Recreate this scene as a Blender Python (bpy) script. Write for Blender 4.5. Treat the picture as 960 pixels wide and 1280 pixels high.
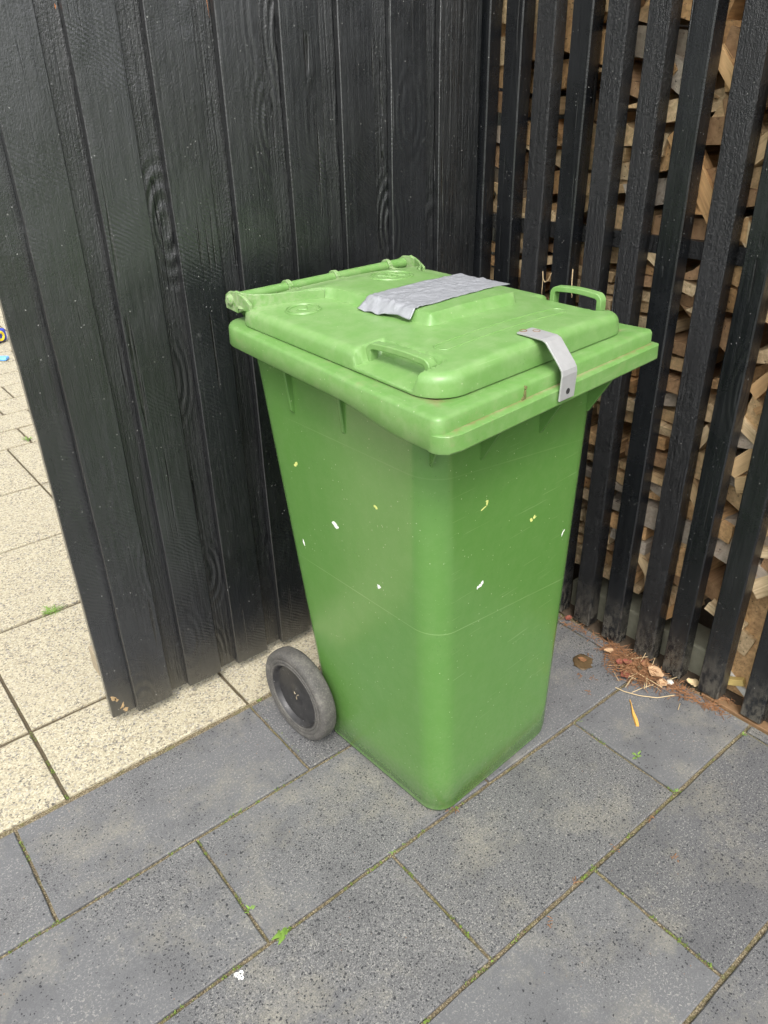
import bpy, bmesh, math, random
from mathutils import Vector, Matrix, noise
from mathutils.bvhtree import BVHTree
R = math.radians
random.seed(7)
for o in list(bpy.data.objects):
    bpy.data.objects.remove(o)
scene = bpy.context.scene
COL = scene.collection

# ------------------------------------------------------------------ camera
cam_d = bpy.data.cameras.new('camera')
cam = bpy.data.objects.new('camera', cam_d)
COL.objects.link(cam)
rx, ux, fx = (Vector((0.77656763, -0.6297068, -0.02029912)), Vector((0.31928919, 0.36557012, 0.8743071)),
              Vector((0.54313637, 0.68543988, -0.4849485)))
CAM = Vector((0, 0, 1.45))
m = Matrix((rx, ux, -fx)).transposed().to_4x4()
m.translation = CAM
cam.matrix_world = m
cam_d.sensor_fit = 'HORIZONTAL'
cam_d.sensor_width = 36.0
cam_d.lens = 36.0 * 958.37 / 960.0
cam_d.clip_start = 0.02
cam_d.clip_end = 500
scene.camera = cam

# ------------------------------------------------------------------ light
SUN_DIR = Vector((-0.38, -0.48, 0.79)).normalized()
el = math.asin(SUN_DIR.z)
az = math.atan2(SUN_DIR.x, SUN_DIR.y)
world = bpy.data.worlds.new('World')
scene.world = world
world.use_nodes = True
wn = world.node_tree
for n in list(wn.nodes):
    wn.nodes.remove(n)
sky = wn.nodes.new('ShaderNodeTexSky')
sky.sky_type = 'NISHITA'
sky.sun_disc = False
sky.sun_elevation = el
sky.sun_rotation = az
sky.air_density = 1.0
sky.dust_density = 5.0
sky.ozone_density = 1.0
hs = wn.nodes.new('ShaderNodeHueSaturation')
hs.inputs['Saturation'].default_value = 0.17
bg = wn.nodes.new('ShaderNodeBackground')
bg.inputs['Strength'].default_value = 0.15
wo = wn.nodes.new('ShaderNodeOutputWorld')
wn.links.new(sky.outputs[0], hs.inputs['Color'])
wn.links.new(hs.outputs[0], bg.inputs['Color'])
wn.links.new(bg.outputs[0], wo.inputs['Surface'])
sun_d = bpy.data.lights.new('sun', 'SUN')
sun_d.energy = 0.9
sun_d.angle = R(14)
sun_d.color = (1.0, 0.95, 0.88)
sun = bpy.data.objects.new('sun', sun_d)
sun.rotation_euler = (-SUN_DIR).to_track_quat('-Z', 'Y').to_euler()
COL.objects.link(sun)

vs = scene.view_settings
vs.view_transform = 'Standard'
vs.look = 'None'
vs.gamma = 1.0
vs.use_curve_mapping = False
vs.exposure = 1.03


# ------------------------------------------------------------------ helpers
def obj(name, bm, mat=None, parent=None, smooth=False, bevel=0, segs=2, recalc=True, angle=35):
    if recalc:
        bmesh.ops.recalc_face_normals(bm, faces=bm.faces)
    me = bpy.data.meshes.new(name)
    bm.to_mesh(me)
    bm.free()
    o = bpy.data.objects.new(name, me)
    COL.objects.link(o)
    if mat:
        me.materials.append(mat)
    if smooth:
        for p in me.polygons:
            p.use_smooth = True
        try:
            me.set_sharp_from_angle(angle=R(angle))
        except Exception:
            pass
    if bevel:
        md = o.modifiers.new('bevel', 'BEVEL')
        md.width = bevel
        md.segments = segs
        md.limit_method = 'ANGLE'
    if parent:
        o.parent = parent
    return o


def tag(o, label=None, cat=None, group=None, kind=None):
    if label: o['label'] = label
    if cat: o['category'] = cat
    if group: o['group'] = group
    if kind: o['kind'] = kind
    return o


def thing(name, label, cat, loc=(0, 0, 0), rz=0, group=None):
    o = bpy.data.objects.new(name, None)
    o.empty_display_size = 0.1
    COL.objects.link(o)
    o.location = loc
    o.rotation_euler = (0, 0, rz)
    return tag(o, label, cat, group)


def box(bm, x0, x1, y0, y1, z0, z1, M=None):
    vs_ = [Vector((x, y, z)) for x in (x0, x1) for y in (y0, y1) for z in (z0, z1)]
    if M is not None:
        vs_ = [M @ v for v in vs_]
    v = [bm.verts.new(c) for c in vs_]
    for f in ((0, 1, 3, 2), (4, 6, 7, 5), (0, 4, 5, 1), (2, 3, 7, 6), (0, 2, 6, 4), (1, 5, 7, 3)):
        bm.faces.new([v[i] for i in f])
    return v


def loft(bm, loops, cap0=True, cap1=True, closed=True):
    rings = [[bm.verts.new(p) for p in l] for l in loops]
    n = len(rings[0])
    for a, b in zip(rings, rings[1:]):
        for i in range(n if closed else n - 1):
            j = (i + 1) % n
            bm.faces.new((a[i], a[j], b[j], b[i]))
    if cap0: bm.faces.new(rings[0][::-1])
    if cap1: bm.faces.new(rings[-1])
    return rings


def tube(bm, pts, r, n=10, cap=True):
    pts = [Vector(p) for p in pts]
    loops = []
    up = Vector((0, 0, 1))
    for i, p in enumerate(pts):
        t = (pts[min(i + 1, len(pts) - 1)] - pts[max(i - 1, 0)]).normalized()
        a = t.cross(up)
        if a.length < 1e-3: a = t.cross(Vector((1, 0, 0)))
        a.normalize()
        b = a.cross(t)
        rr_ = r[i] if isinstance(r, (list, tuple)) else r
        loops.append([p + a * rr_ * math.cos(6.28318 * k / n) + b * rr_ * math.sin(6.28318 * k / n) for k in range(n)])
    loft(bm, loops, cap, cap)


def ribbon(bm, pts, side, w, t):
    """strap of rectangular section swept along pts; side = constant width direction"""
    pts = [Vector(p) for p in pts]
    side = Vector(side).normalized()
    loops = []
    for i, p in enumerate(pts):
        tg = (pts[min(i + 1, len(pts) - 1)] - pts[max(i - 1, 0)]).normalized()
        nn = side.cross(tg).normalized()
        loops.append([p + side * w / 2 + nn * t / 2, p - side * w / 2 + nn * t / 2,
                      p - side * w / 2 - nn * t / 2, p + side * w / 2 - nn * t / 2])
    loft(bm, loops)


def rquad(c, rad, na=10, ne=30, inset=0.0):
    """rounded quad outline: c = 4 corners (u,v) counter-clockwise, rad = 4 radii; inset > 0 shrinks"""
    c = [Vector(p) for p in c]
    if inset:
        nc = []
        for i in range(4):
            p, a, b = c[i], c[i - 1], c[(i + 1) % 4]
            d1 = (p - a).normalized(); d2 = (b - p).normalized()
            n1 = Vector((-d1.y, d1.x)); n2 = Vector((-d2.y, d2.x))
            k = inset / (1 + n1.dot(n2))
            nc.append(p + (n1 + n2) * k)
        c = nc
    arcs = []
    for i in range(4):
        p, a, b = c[i], c[i - 1], c[(i + 1) % 4]
        r_ = max(rad[i] - inset, 0.004)
        d1 = (a - p).normalized(); d2 = (b - p).normalized()
        half = d1.angle(d2) / 2
        cen = p + (d1 + d2).normalized() * (r_ / math.sin(half))
        t = r_ / math.tan(half)
        s = p + d1 * t - cen; e = p + d2 * t - cen
        a0 = math.atan2(s.y, s.x); a1 = math.atan2(e.y, e.x)
        while a1 < a0: a1 += 2 * math.pi
        arcs.append([cen + Vector((math.cos(a0 + (a1 - a0) * k / na), math.sin(a0 + (a1 - a0) * k / na))) * r_ for k in range(na + 1)])
    out = []
    for i in range(4):
        out += arcs[i]
        s, e = arcs[i][-1], arcs[(i + 1) % 4][0]
        out += [s.lerp(e, k / ne) for k in range(1, ne)]
    return out


def sstep(x, a, b):
    t = min(max((x - a) / (b - a), 0.0), 1.0)
    return t * t * (3 - 2 * t)


# ------------------------------------------------------------------ material toolkit
class NT:
    def __init__(s, name, rough=0.5):
        s.m = bpy.data.materials.new(name)
        s.m.use_nodes = True
        s.t = s.m.node_tree
        s.b = s.t.nodes['Principled BSDF']
        s.b.inputs['Roughness'].default_value = rough
        s.tc = s.t.nodes.new('ShaderNodeTexCoord')
        s.co = s.tc.outputs['Object']

    def n(s, typ, **kw):
        nd = s.t.nodes.new('ShaderNode' + typ)
        for k, v in kw.items():
            if k in nd.inputs.keys():
                if hasattr(v, 'is_linked') or isinstance(v, bpy.types.NodeSocket):
                    s.t.links.new(v, nd.inputs[k])
                else:
                    nd.inputs[k].default_value = v
            else:
                setattr(nd, k, v)
        return nd

    def link(s, a, b): s.t.links.new(a, b)

    def shift(s, k=7.0):
        """object coordinates moved by a random amount per object"""
        oi = s.n('ObjectInfo')
        cv = s.n('CombineXYZ')
        mm = s.math('MULTIPLY', oi.outputs['Random'], k)
        for i in range(3): s.link(mm, cv.inputs[i])
        ad = s.n('VectorMath', operation='ADD')
        s.link(s.co, ad.inputs[0]); s.link(cv.outputs[0], ad.inputs[1])
        return ad.outputs[0]

    def scale(s, co, v):
        mp = s.n('Mapping')
        s.link(co, mp.inputs['Vector'])
        mp.inputs['Scale'].default_value = v
        return mp.outputs[0]

    def noise(s, co, sc, det=4, rough=.55, dist=0.0, out=0):
        nd = s.n('TexNoise')
        s.link(co, nd.inputs['Vector'])
        nd.inputs['Scale'].default_value = sc
        nd.inputs['Detail'].default_value = det
        nd.inputs['Roughness'].default_value = rough
        nd.inputs['Distortion'].default_value = dist
        return nd.outputs[out]

    def vor(s, co, sc, out='Distance', feature='F1', rnd=1.0):
        nd = s.n('TexVoronoi')
        nd.feature = feature
        s.link(co, nd.inputs['Vector'])
        nd.inputs['Scale'].default_value = sc
        nd.inputs['Randomness'].default_value = rnd
        return nd.outputs[out]

    def math(s, op, a, b=0.0, clamp=False):
        nd = s.n('Math', operation=op)
        nd.use_clamp = clamp
        for i, v in enumerate((a, b)):
            if isinstance(v, (int, float)): nd.inputs[i].default_value = v
            else: s.link(v, nd.inputs[i])
        return nd.outputs[0]

    def ramp(s, f, stops):
        nd = s.n('ValToRGB')
        s.link(f, nd.inputs[0])
        e = nd.color_ramp.elements
        while len(e) > 1: e.remove(e[0])
        def c(v): return (v, v, v, 1) if isinstance(v, (int, float)) else (*v, 1)
        e[0].position = stops[0][0]; e[0].color = c(stops[0][1])
        for p, v in stops[1:]:
            x = e.new(p); x.color = c(v)
        return nd.outputs[0]

    def mix(s, f, a, b, mode='MIX'):
        nd = s.n('Mix', data_type='RGBA', blend_type=mode)
        if isinstance(f, (int, float)): nd.inputs[0].default_value = f
        else: s.link(f, nd.inputs[0])
        for i, v in ((6, a), (7, b)):
            if isinstance(v, (tuple, list)): nd.inputs[i].default_value = (*v, 1)
            else: s.link(v, nd.inputs[i])
        return nd.outputs[2]

    def sep(s, co):
        nd = s.n('SeparateXYZ'); s.link(co, nd.inputs[0]); return nd.outputs

    def bump(s, h, strength=0.5, dist=0.002, prev=None):
        nd = s.n('Bump')
        nd.inputs['Strength'].default_value = strength
        nd.inputs['Distance'].default_value = dist
        s.link(h, nd.inputs['Height'])
        if prev is not None: s.link(prev, nd.inputs['Normal'])
        return nd.outputs[0]

    def done(s, color=None, rough=None, normal=None):
        if color is not None:
            if isinstance(color, (tuple, list)): s.b.inputs['Base Color'].default_value = (*color, 1)
            else: s.link(color, s.b.inputs['Base Color'])
        if rough is not None:
            if isinstance(rough, (int, float)): s.b.inputs['Roughness'].default_value = rough
            else: s.link(rough, s.b.inputs['Roughness'])
        if normal is not None: s.link(normal, s.b.inputs['Normal'])
        return s.m


def mat_plain(name, col, rough=0.6, metal=0.0, var=0.15, sc=60):
    t = NT(name, rough)
    t.b.inputs['Metallic'].default_value = metal
    f = t.noise(t.co, sc, 4)
    c = t.mix(f, tuple(x * (1 - var) for x in col), tuple(min(1, x * (1 + var)) for x in col))
    return t.done(c, None, t.bump(f, 0.25, 0.001))


def mat_black(name, rough_sawn, sawk=.3, dk=1.0, spec=.95, peb=1.0, coat=0.0, dust=.55):
    """black stained timber. rough_sawn 0 = planed, 1 = rough"""
    t = NT(name)
    co = t.shift(9.0)
    g = t.noise(t.scale(co, (90, 90, 3.0)), 1.0, 6, .6, .6)           # grain along the length
    kc = t.scale(co, (5.0, 5.0, 2.0))                                 # knots: rare cells with rings
    kd = t.vor(kc, 1.0)
    ring = t.math('SINE', t.math('MULTIPLY', kd, 95.0))
    km = t.ramp(kd, [(0.0, 1.0), (0.16, 0.8), (0.34, 0.0)])
    ring = t.math('MULTIPLY', ring, km)
    sw = t.n('TexWave', wave_type='BANDS', bands_direction='DIAGONAL')  # arc-shaped saw marks
    t.link(t.scale(co, (0.7, 1.0, 1.0)), sw.inputs['Vector'])
    sw.inputs['Scale'].default_value = 62
    sw.inputs['Distortion'].default_value = 9
    sw.inputs['Detail'].default_value = 3
    sw.inputs['Detail Scale'].default_value = 0.3
    smask = t.ramp(t.noise(co, 3.5, 3), [(0.48, 0.0), (0.68, 1.0)])
    saw = t.math('MULTIPLY', sw.outputs['Fac'], smask)
    fine = t.noise(t.scale(co, (1, 1, .55)), 420 if rough_sawn < .5 else 300, 3, .7)
    pore = t.noise(t.scale(co, (1, 1, .7)), 520, 2, .8)
    col = t.ramp(g, [(0.25, tuple(dk * q for q in (.0060, .0072, .0092))), (0.55, tuple(dk * q for q in (.0132, .0152, .0184))), (0.8, tuple(dk * q for q in (.0280, .0312, .0355)))])
    fade = t.ramp(t.noise(t.scale(co, (4, 4, 1.6)), 1.0, 4), [(0.40, 0.0), (0.72, 0.9)])
    if rough_sawn > .5: fade = t.math('MULTIPLY', fade, .35)
    col = t.mix(t.math('MULTIPLY', fade, t.ramp(pore, [(.3, .25), (.7, 1.0)])), col, tuple(dk * q for q in (.047, .052, .060)))
    col = t.mix(t.math('MULTIPLY', t.ramp(pore, [(.58, 0.0), (.72, 1.0)]), .35), col, tuple(dk * q for q in (.085, .090, .092)))
    # drying cracks along the grain
    crk = t.ramp(t.noise(t.scale(co, (75, 75, 1.6)), 1.0, 3, .5), [(.30, 1.0), (.345, 0.0)])
    crk = t.math('MULTIPLY', crk, t.ramp(t.noise(co, 7, 3), [(.45, 0.0), (.55, 1.0)]))
    col = t.mix(t.math('MULTIPLY', crk, .85), col, (.0025, .0025, .0025))
    # pale dust specks and splashes
    sp = t.vor(co, 75.0)
    spm = t.math('MULTIPLY', t.math('LESS_THAN', sp, 0.10), t.math('GREATER_THAN', t.noise(co, 22, 2), .54))
    sp2 = t.vor(co, 26.0)
    spm2 = t.math('MULTIPLY', t.math('LESS_THAN', t.math('ADD', sp2, t.math('MULTIPLY', t.noise(co, 260, 2), .08)), 0.085), t.math('GREATER_THAN', t.noise(co, 11, 1), .56))
    allsp = t.math('MAXIMUM', spm, t.math('MULTIPLY', spm2, .8))
    col = t.mix(t.math('MULTIPLY', allsp, t.ramp(t.noise(co, 17, 1), [(.35, .12), (.65, .6)])), col, (.40, .40, .38))
    # faint scuffs
    sc = t.math('MULTIPLY', t.ramp(t.noise(t.scale(co, (40, 40, 14)), 1.0, 5, .75, 2.0), [(.63, 0.0), (.72, 1.0)]), t.ramp(t.noise(co, 5, 2), [(.5, 0.0), (.62, 1.0)]))
    col = t.mix(t.math('MULTIPLY', sc, .30), col, (.17, .175, .175))
    # grey-green dust and algae splashed up from the ground
    z = t.sep(t.co)[2]
    low = t.math('MULTIPLY', t.ramp(z, [(0.0, 1.0), (0.17, 0.0)]), t.ramp(t.noise(t.scale(co, (1, 1, .5)), 60, 5, .75), [(0.42, 0.0), (0.58, 1.0)]))
    col = t.mix(t.math('MULTIPLY', low, dust), col, (.17, .155, .125))
    rg = t.ramp(t.math('ADD', t.math('MULTIPLY', t.noise(co, 6, 5, .6), .78), t.math('MULTIPLY', pore, .22)), [(0.32, .12), (0.68, .42)])
    wave = t.noise(t.scale(co, (1, 1, .45)), 16, 3, .5)
    if rough_sawn < .5:
        h = t.math('ADD', t.math('MULTIPLY', g, .7), t.math('MULTIPLY', ring, .22))
        h = t.math('ADD', h, t.math('MULTIPLY', saw, sawk))
        h = t.math('ADD', h, t.math('MULTIPLY', fine, .45))
        h = t.math('ADD', h, t.math('MULTIPLY', crk, -.9))
        nb = t.bump(h, .7, .0024, t.bump(wave, .55, .006))
    else:
        cl = t.noise(t.scale(co, (1, 1, .5)), 200, 5, .8, 0)
        h = t.math('ADD', t.math('MULTIPLY', g, .8), t.math('MULTIPLY', cl, .9 * peb))
        h = t.math('ADD', h, t.math('MULTIPLY', fine, 1.1 * peb))
        h = t.math('ADD', h, t.math('MULTIPLY', ring, .3))
        h = t.math('ADD', h, t.math('MULTIPLY', crk, -1.2))
        nb = t.bump(h, 1.0, .0034, t.bump(wave, .5, .006))
    t.b.inputs['Specular IOR Level'].default_value = spec
    t.b.inputs['Coat Weight'].default_value = coat
    t.b.inputs['Coat Roughness'].default_value = .30
    t.b.inputs['Coat IOR'].default_value = 1.6
    t.link(nb, t.b.inputs['Coat Normal'])
    return t.done(col, rg, nb)


def mat_green(name, base, dust):
    t = NT(name)
    co = t.co
    big = t.noise(co, 5, 3)
    c = t.mix(big, tuple(x * .96 for x in base), tuple(x * 1.04 for x in base))
    # chalky dust film
    d = t.math('MULTIPLY', t.noise(co, 30, 6, .7), 1.0)
    dm = t.ramp(d, [(0.40, 0.0), (0.72, 1.0)])
    c = t.mix(t.math('MULTIPLY', dm, dust), c, (.36, .45, .25))
    # fine scratches in several directions
    sc = None
    for rot, s1, th in ((0.5, 8, .735), (-0.9, 7, .74), (1.3, 6, .745)):
        mp = t.n('Mapping')
        t.link(co, mp.inputs['Vector'])
        mp.inputs['Rotation'].default_value = (rot, rot, rot * 1.7)
        mp.inputs['Scale'].default_value = (s1, s1 * 40, s1 * 40)
        k = t.math('GREATER_THAN', t.noise(mp.outputs[0], 1.0, 2, .4), th)
        sc = k if sc is None else t.math('MAXIMUM', sc, k)
    c = t.mix(t.math('MULTIPLY', sc, .13), c, (.40, .52, .28))
    # specks of dried dirt, pale and dark
    sp = t.math('MULTIPLY', t.math('LESS_THAN', t.vor(co, 70.0), .085), t.math('GREATER_THAN', t.noise(co, 9, 2), .50))
    c = t.mix(t.math('MULTIPLY', sp, .42), c, (.50, .56, .36))
    co2 = t.scale(co, (1.13, 1.21, 1.07))
    sp2 = t.math('MULTIPLY', t.math('LESS_THAN', t.vor(co2, 85.0), .10), t.math('GREATER_THAN', t.noise(co2, 7, 2), .56))
    c = t.mix(t.math('MULTIPLY', sp2, .4), c, (.050, .085, .03))
    rg = t.ramp(t.noise(co, 22, 5, .65), [(0.3, .15 + dust * .75), (0.75, .22 + dust * .9)])
    nb = t.bump(t.noise(co, 260, 3, .6), .10, .001)
    return t, c, rg, nb


def make_mat_body():
    t, c, rg, nb = mat_green('green_plastic_body', (.090, .212, .045), 0.05)
    x, y, z = t.sep(t.co)
    # moulding lines round the body
    for k, tilt, zz in ((.20, .13, .497), (.09, .13, .835), (.2, 0.0, .030)):
        d = t.math('ABSOLUTE', t.math('ADD', t.math('ADD', z, t.math('MULTIPLY', x, tilt)), -zz))
        l = t.math('MULTIPLY', t.math('LESS_THAN', d, .0011), t.ramp(t.noise(t.co, 4, 2), [(.38, .15), (.6, 1.0)]))
        c = t.mix(t.math('MULTIPLY', l, k), c, (.42, .55, .28))
    # splash dirt along the bottom
    low = t.math('MULTIPLY', t.ramp(z, [(0.0, 1.0), (.10, .35), (.26, 0.0)]), t.ramp(t.noise(t.co, 120, 5, .75), [(0.36, 0.0), (0.74, 1.0)]))
    c = t.mix(t.math('MULTIPLY', low, .45), c, (.22, .25, .15))
    t.b.inputs['Specular IOR Level'].default_value = .8
    return t.done(c, rg, nb)


def make_mat_rim():
    t, c, rg, nb = mat_green('green_plastic_rim', (.124, .264, .066), 0.24)
    st = t.ramp(t.noise(t.scale(t.co, (6, 6, 60)), 1.0, 5, .7), [(.52, 0.0), (.66, 1.0)])
    st2 = t.ramp(t.noise(t.co, 60, 6, .75), [(.52, 0.0), (.64, 1.0)])
    c = t.mix(t.math('MULTIPLY', t.math('MULTIPLY', st, st2), .35), c, (.23, .20, .09))
    at = t.n('Attribute'); at.attribute_name = 'grime'
    gm = t.math('ADD', at.outputs['Fac'], t.math('MULTIPLY', t.math('SUBTRACT', t.noise(t.co, 45, 5, .7), .5), 1.3))
    gm = t.ramp(gm, [(.46, 0.0), (.85, 1.0)])
    c = t.mix(t.math('MULTIPLY', gm, .75), c, (.20, .155, .07))
    gm2 = t.math('MULTIPLY', t.ramp(at.outputs['Fac'], [(.4, 0.0), (.9, 1.0)]), t.ramp(t.noise(t.scale(t.co, (9, 9, 40)), 1.0, 5, .7), [(.5, 0.0), (.58, 1.0)]))
    c = t.mix(t.math('MULTIPLY', gm2, .35), c, (.42, .40, .25))
    return t.done(c, rg, nb)


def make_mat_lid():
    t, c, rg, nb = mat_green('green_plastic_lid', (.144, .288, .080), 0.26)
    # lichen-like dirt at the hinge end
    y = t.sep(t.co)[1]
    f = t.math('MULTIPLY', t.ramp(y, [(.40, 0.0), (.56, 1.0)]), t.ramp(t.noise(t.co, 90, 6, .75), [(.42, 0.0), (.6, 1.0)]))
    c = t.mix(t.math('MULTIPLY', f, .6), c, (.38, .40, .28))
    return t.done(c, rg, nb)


def make_mat_slab():
    t = NT('charcoal_concrete_slab')
    co = t.co
    at = t.n('Attribute'); at.attribute_name = 'tone'
    t1, t2, t3 = t.sep(at.outputs['Vector'])
    big = t.noise(co, 1.7, 3)
    mid = t.noise(co, 8, 6, .7)
    grain = t.noise(co, 380, 3, .9)
    grain2 = t.noise(co, 190, 4, .75)
    c = t.ramp(grain, [(0.34, (.055, .055, .057)), (0.50, (.112, .112, .113)), (0.66, (.25, .247, .240))])
    # finer cement skin: smoother and bluish grey on some slabs and patches
    skin = t.ramp(t.math('ADD', big, t.math('MULTIPLY', t.math('SUBTRACT', t1, .5), .22)), [(.42, 0.0), (.58, 1.0)])
    c = t.mix(t.math('MULTIPLY', skin, .75), c, (.124, .126, .131))
    # overall tone of each slab, and soft darker zones
    c = t.mix(t.math('MULTIPLY', t.ramp(mid, [(.36, 1.0), (.50, 0.0)]), .26), c, (.066, .066, .068))
    c = t.mix(t.ramp(t2, [(0, .50), (.40, 0.0)]), c, (.060, .061, .066))
    # pale scuffed aggregate
    pg = t.math('MULTIPLY', t.ramp(grain2, [(.54, 0.0), (.64, 1.0)]), t.ramp(t.math('ADD', mid, t.math('MULTIPLY', t3, .14)), [(.46, .06), (.68, 1.0)]))
    c = t.mix(t.math('MULTIPLY', pg, .72), c, (.36, .35, .315))
    # beige dust and lichen bloom
    li = t.math('MULTIPLY', t.ramp(t.noise(co, 4.3, 6, .72), [(.50, 0.0), (.66, 1.0)]), t.ramp(grain2, [(.36, .30), (.6, 1.0)]))
    c = t.mix(t.math('MULTIPLY', li, .52), c, (.285, .265, .205))
    # dark basalt pits, two sizes, irregular
    wv = t.n('VectorMath', operation='ADD')
    nz = t.noise(co, 190, 2, .5, 0, 1)
    sm = t.n('VectorMath', operation='SCALE')
    t.link(nz, sm.inputs[0]); sm.inputs['Scale'].default_value = .007
    t.link(co, wv.inputs[0]); t.link(sm.outputs[0], wv.inputs[1])
    dens = t.math('ADD', .46, t.math('MULTIPLY', skin, .44))
    def pits(sc, lo, hi, ch):
        co_ = t.scale(wv.outputs[0], (1.0, 1.04, 1.0))
        d = t.vor(co_, sc); cc = t.sep(t.vor(co_, sc, 'Color'))[ch]
        size = t.ramp(cc, [(0.0, lo), (1.0, hi)])
        on = t.math('GREATER_THAN', t.sep(t.vor(co_, sc, 'Color'))[(ch + 1) % 3], t.math('ADD', dens, t.math('MULTIPLY', t.math('SUBTRACT', mid, .5), 1.5)))
        return t.math('MULTIPLY', t.math('LESS_THAN', d, size), on)
    pit = t.math('MAXIMUM', pits(95.0, .10, .27, 0), pits(190.0, .16, .36, 1))
    c = t.mix(t.math('MULTIPLY', pit, .90), c, (.020, .021, .024))
    # rusty pinpricks
    ru = t.math('MULTIPLY', t.math('LESS_THAN', t.vor(co, 40.0), .05), t.math('GREATER_THAN', t.noise(co, 6, 1), .55))
    c = t.mix(t.math('MULTIPLY', ru, .6), c, (.24, .12, .06))
    h = t.math('ADD', t.math('MULTIPLY', grain, .6), t.math('MULTIPLY', pit, -1.0))
    rg = t.ramp(grain, [(.3, .60), (.7, .85)])
    return t.done(c, rg, t.bump(h, .55, .0022))


def make_mat_beige():
    t = NT('exposed_aggregate_beige', .8)
    co = t.co
    w = t.n('VectorMath', operation='ADD')
    nz = t.noise(co, 130, 2, .5, 0, 1)
    sm = t.n('VectorMath', operation='SCALE'); t.link(nz, sm.inputs[0]); sm.inputs['Scale'].default_value = .008
    t.link(co, w.inputs[0]); t.link(sm.outputs[0], w.inputs[1])
    cell = t.sep(t.vor(w.outputs[0], 215.0, 'Color'))[0]
    dist = t.vor(w.outputs[0], 215.0, 'Distance', 'DISTANCE_TO_EDGE')
    c = t.ramp(cell, [(0.0, (.385, .340, .235)), (.30, (.50, .450, .320)), (.60, (.57, .525, .390)), (.76, (.31, .265, .185)), (.86, (.15, .14, .12)), (.92, (.44, .415, .36)), (1.0, (.07, .066, .06))])
    e = t.ramp(dist, [(0.0, 1.0), (.10, 0.0)])
    c = t.mix(t.math('MULTIPLY', e, .6), c, (.23, .20, .13))
    m1 = t.noise(co, 3.0, 4)
    c = t.mix(t.ramp(m1, [(.4, 0.0), (.75, .35)]), c, (.42, .375, .27))
    return t.done(c, .8, t.bump(t.math('ADD', t.ramp(dist, [(0, 0.0), (.2, 1.0)]), t.math('MULTIPLY', cell, .4)), .5, .002))


def make_mat_joint():
    t = NT('joint_sand_and_moss', .95)
    co = t.co
    f = t.noise(co, 26, 5, .7)
    c = t.ramp(t.noise(co, 300, 3, .7), [(.34, (.055, .042, .026)), (.52, (.17, .135, .08)), (.66, (.42, .36, .24))])
    c = t.mix(t.ramp(f, [(.50, 0.0), (.68, .75)]), c, (.135, .135, .035))
    c = t.mix(t.math('MULTIPLY', t.math('GREATER_THAN', t.sep(co)[1], 1.466), .75), c, (.085, .065, .04))
    return t.done(c, .95, t.bump(t.noise(co, 220, 4, .7), .9, .004))


def mat_wood(name, cols, rough=.75):
    t = NT(name, rough)
    co = t.shift(20.0)
    g = t.noise(t.scale(co, (6, 95, 95)), 1.0, 5, .65, .5)
    g2 = t.noise(co, 16, 4, .6)
    oi = t.n('ObjectInfo')
    rnd = oi.outputs['Random']
    c = t.ramp(rnd, [(i / max(1, len(cols) - 1), k) for i, k in enumerate(cols)])
    c = t.mix(t.ramp(g, [(.38, 0.0), (.64, .75)]), c, tuple(x * .60 for x in cols[0]))
    c = t.mix(t.ramp(g2, [(.55, 0.0), (.8, .4)]), c, (.30, .17, .08))
    crack = t.ramp(t.noise(t.scale(co, (3, 120, 120)), 1.0, 2), [(.30, 1.0), (.34, 0.0)])
    c = t.mix(t.math('MULTIPLY', crack, .7), c, (.03, .02, .012))
    return t.done(c, rough, t.bump(t.math('ADD', g, t.math('MULTIPLY', crack, -.8)), .7, .003))


def mat_rubber():
    t = NT('worn_grey_rubber', .8)
    co = t.co
    f = t.noise(co, 28, 6, .7)
    c = t.ramp(f, [(.35, (.055, .053, .050)), (.55, (.085, .081, .074)), (.75, (.150, .142, .125))])
    g = t.noise(co, 240, 3, .7)
    c = t.mix(t.ramp(g, [(.5, 0.0), (.66, .4)]), c, (.20, .188, .16))
    return t.done(c, .8, t.bump(t.math('ADD', f, g), .5, .002))


def mat_hub():
    t = NT('black_wheel_plastic', .35)
    co = t.co
    f = t.noise(co, 22, 5, .7, 1.0)
    c = t.ramp(f, [(.40, (.020, .020, .021)), (.60, (.034, .033, .033)), (.80, (.075, .072, .066))])
    g = t.math('GREATER_THAN', t.noise(co, 130, 3, .7), .68)
    c = t.mix(t.math('MULTIPLY', g, .5), c, (.33, .33, .32))
    return t.done(c, .4, t.bump(f, .3, .002))


M = {}
M['board'] = mat_black('black_planed_timber', 0, .30, .40, 1.0, 1.0, .95, .10)
M['back'] = mat_black('black_rough_board', 1, 0, .36, 1.0, .32, .80, .12)
M['rough'] = mat_black('black_rough_timber', 1, 0, .34, .60, .8)
M['slat'] = mat_black('black_planed_slat', 0, .05, .38, .70)
M['body'] = make_mat_body()
M['rim'] = make_mat_rim()
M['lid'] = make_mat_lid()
M['slab'] = make_mat_slab()
M['beige'] = make_mat_beige()
M['joint'] = make_mat_joint()
M['wood_pale'] = mat_wood('split_wood_pale', [(.66, .45, .23), (.76, .55, .30), (.80, .64, .40), (.70, .48, .25)])
M['wood_orange'] = mat_wood('split_wood_orange', [(.58, .33, .14), (.66, .41, .19), (.72, .48, .24)])
M['wood_brown'] = mat_wood('split_wood_brown', [(.36, .21, .10), (.45, .28, .15), (.30, .18, .09)])
M['wood_grey'] = mat_wood('split_wood_grey', [(.44, .37, .29), (.36, .30, .23), (.54, .47, .38)])
M['bare'] = mat_plain('bare_timber', (.36, .25, .13), .8, 0, .3, 90)
M['edge_timber'] = mat_plain('weathered_edge_timber', (.30, .25, .17), .85, 0, .3, 70)
M['steel'] = mat_plain('dull_zinc_strap', (.44, .44, .44), .45, .4, .16, 60)
M['hole'] = mat_plain('dark_recess', (.02, .02, .02), .8)
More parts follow.
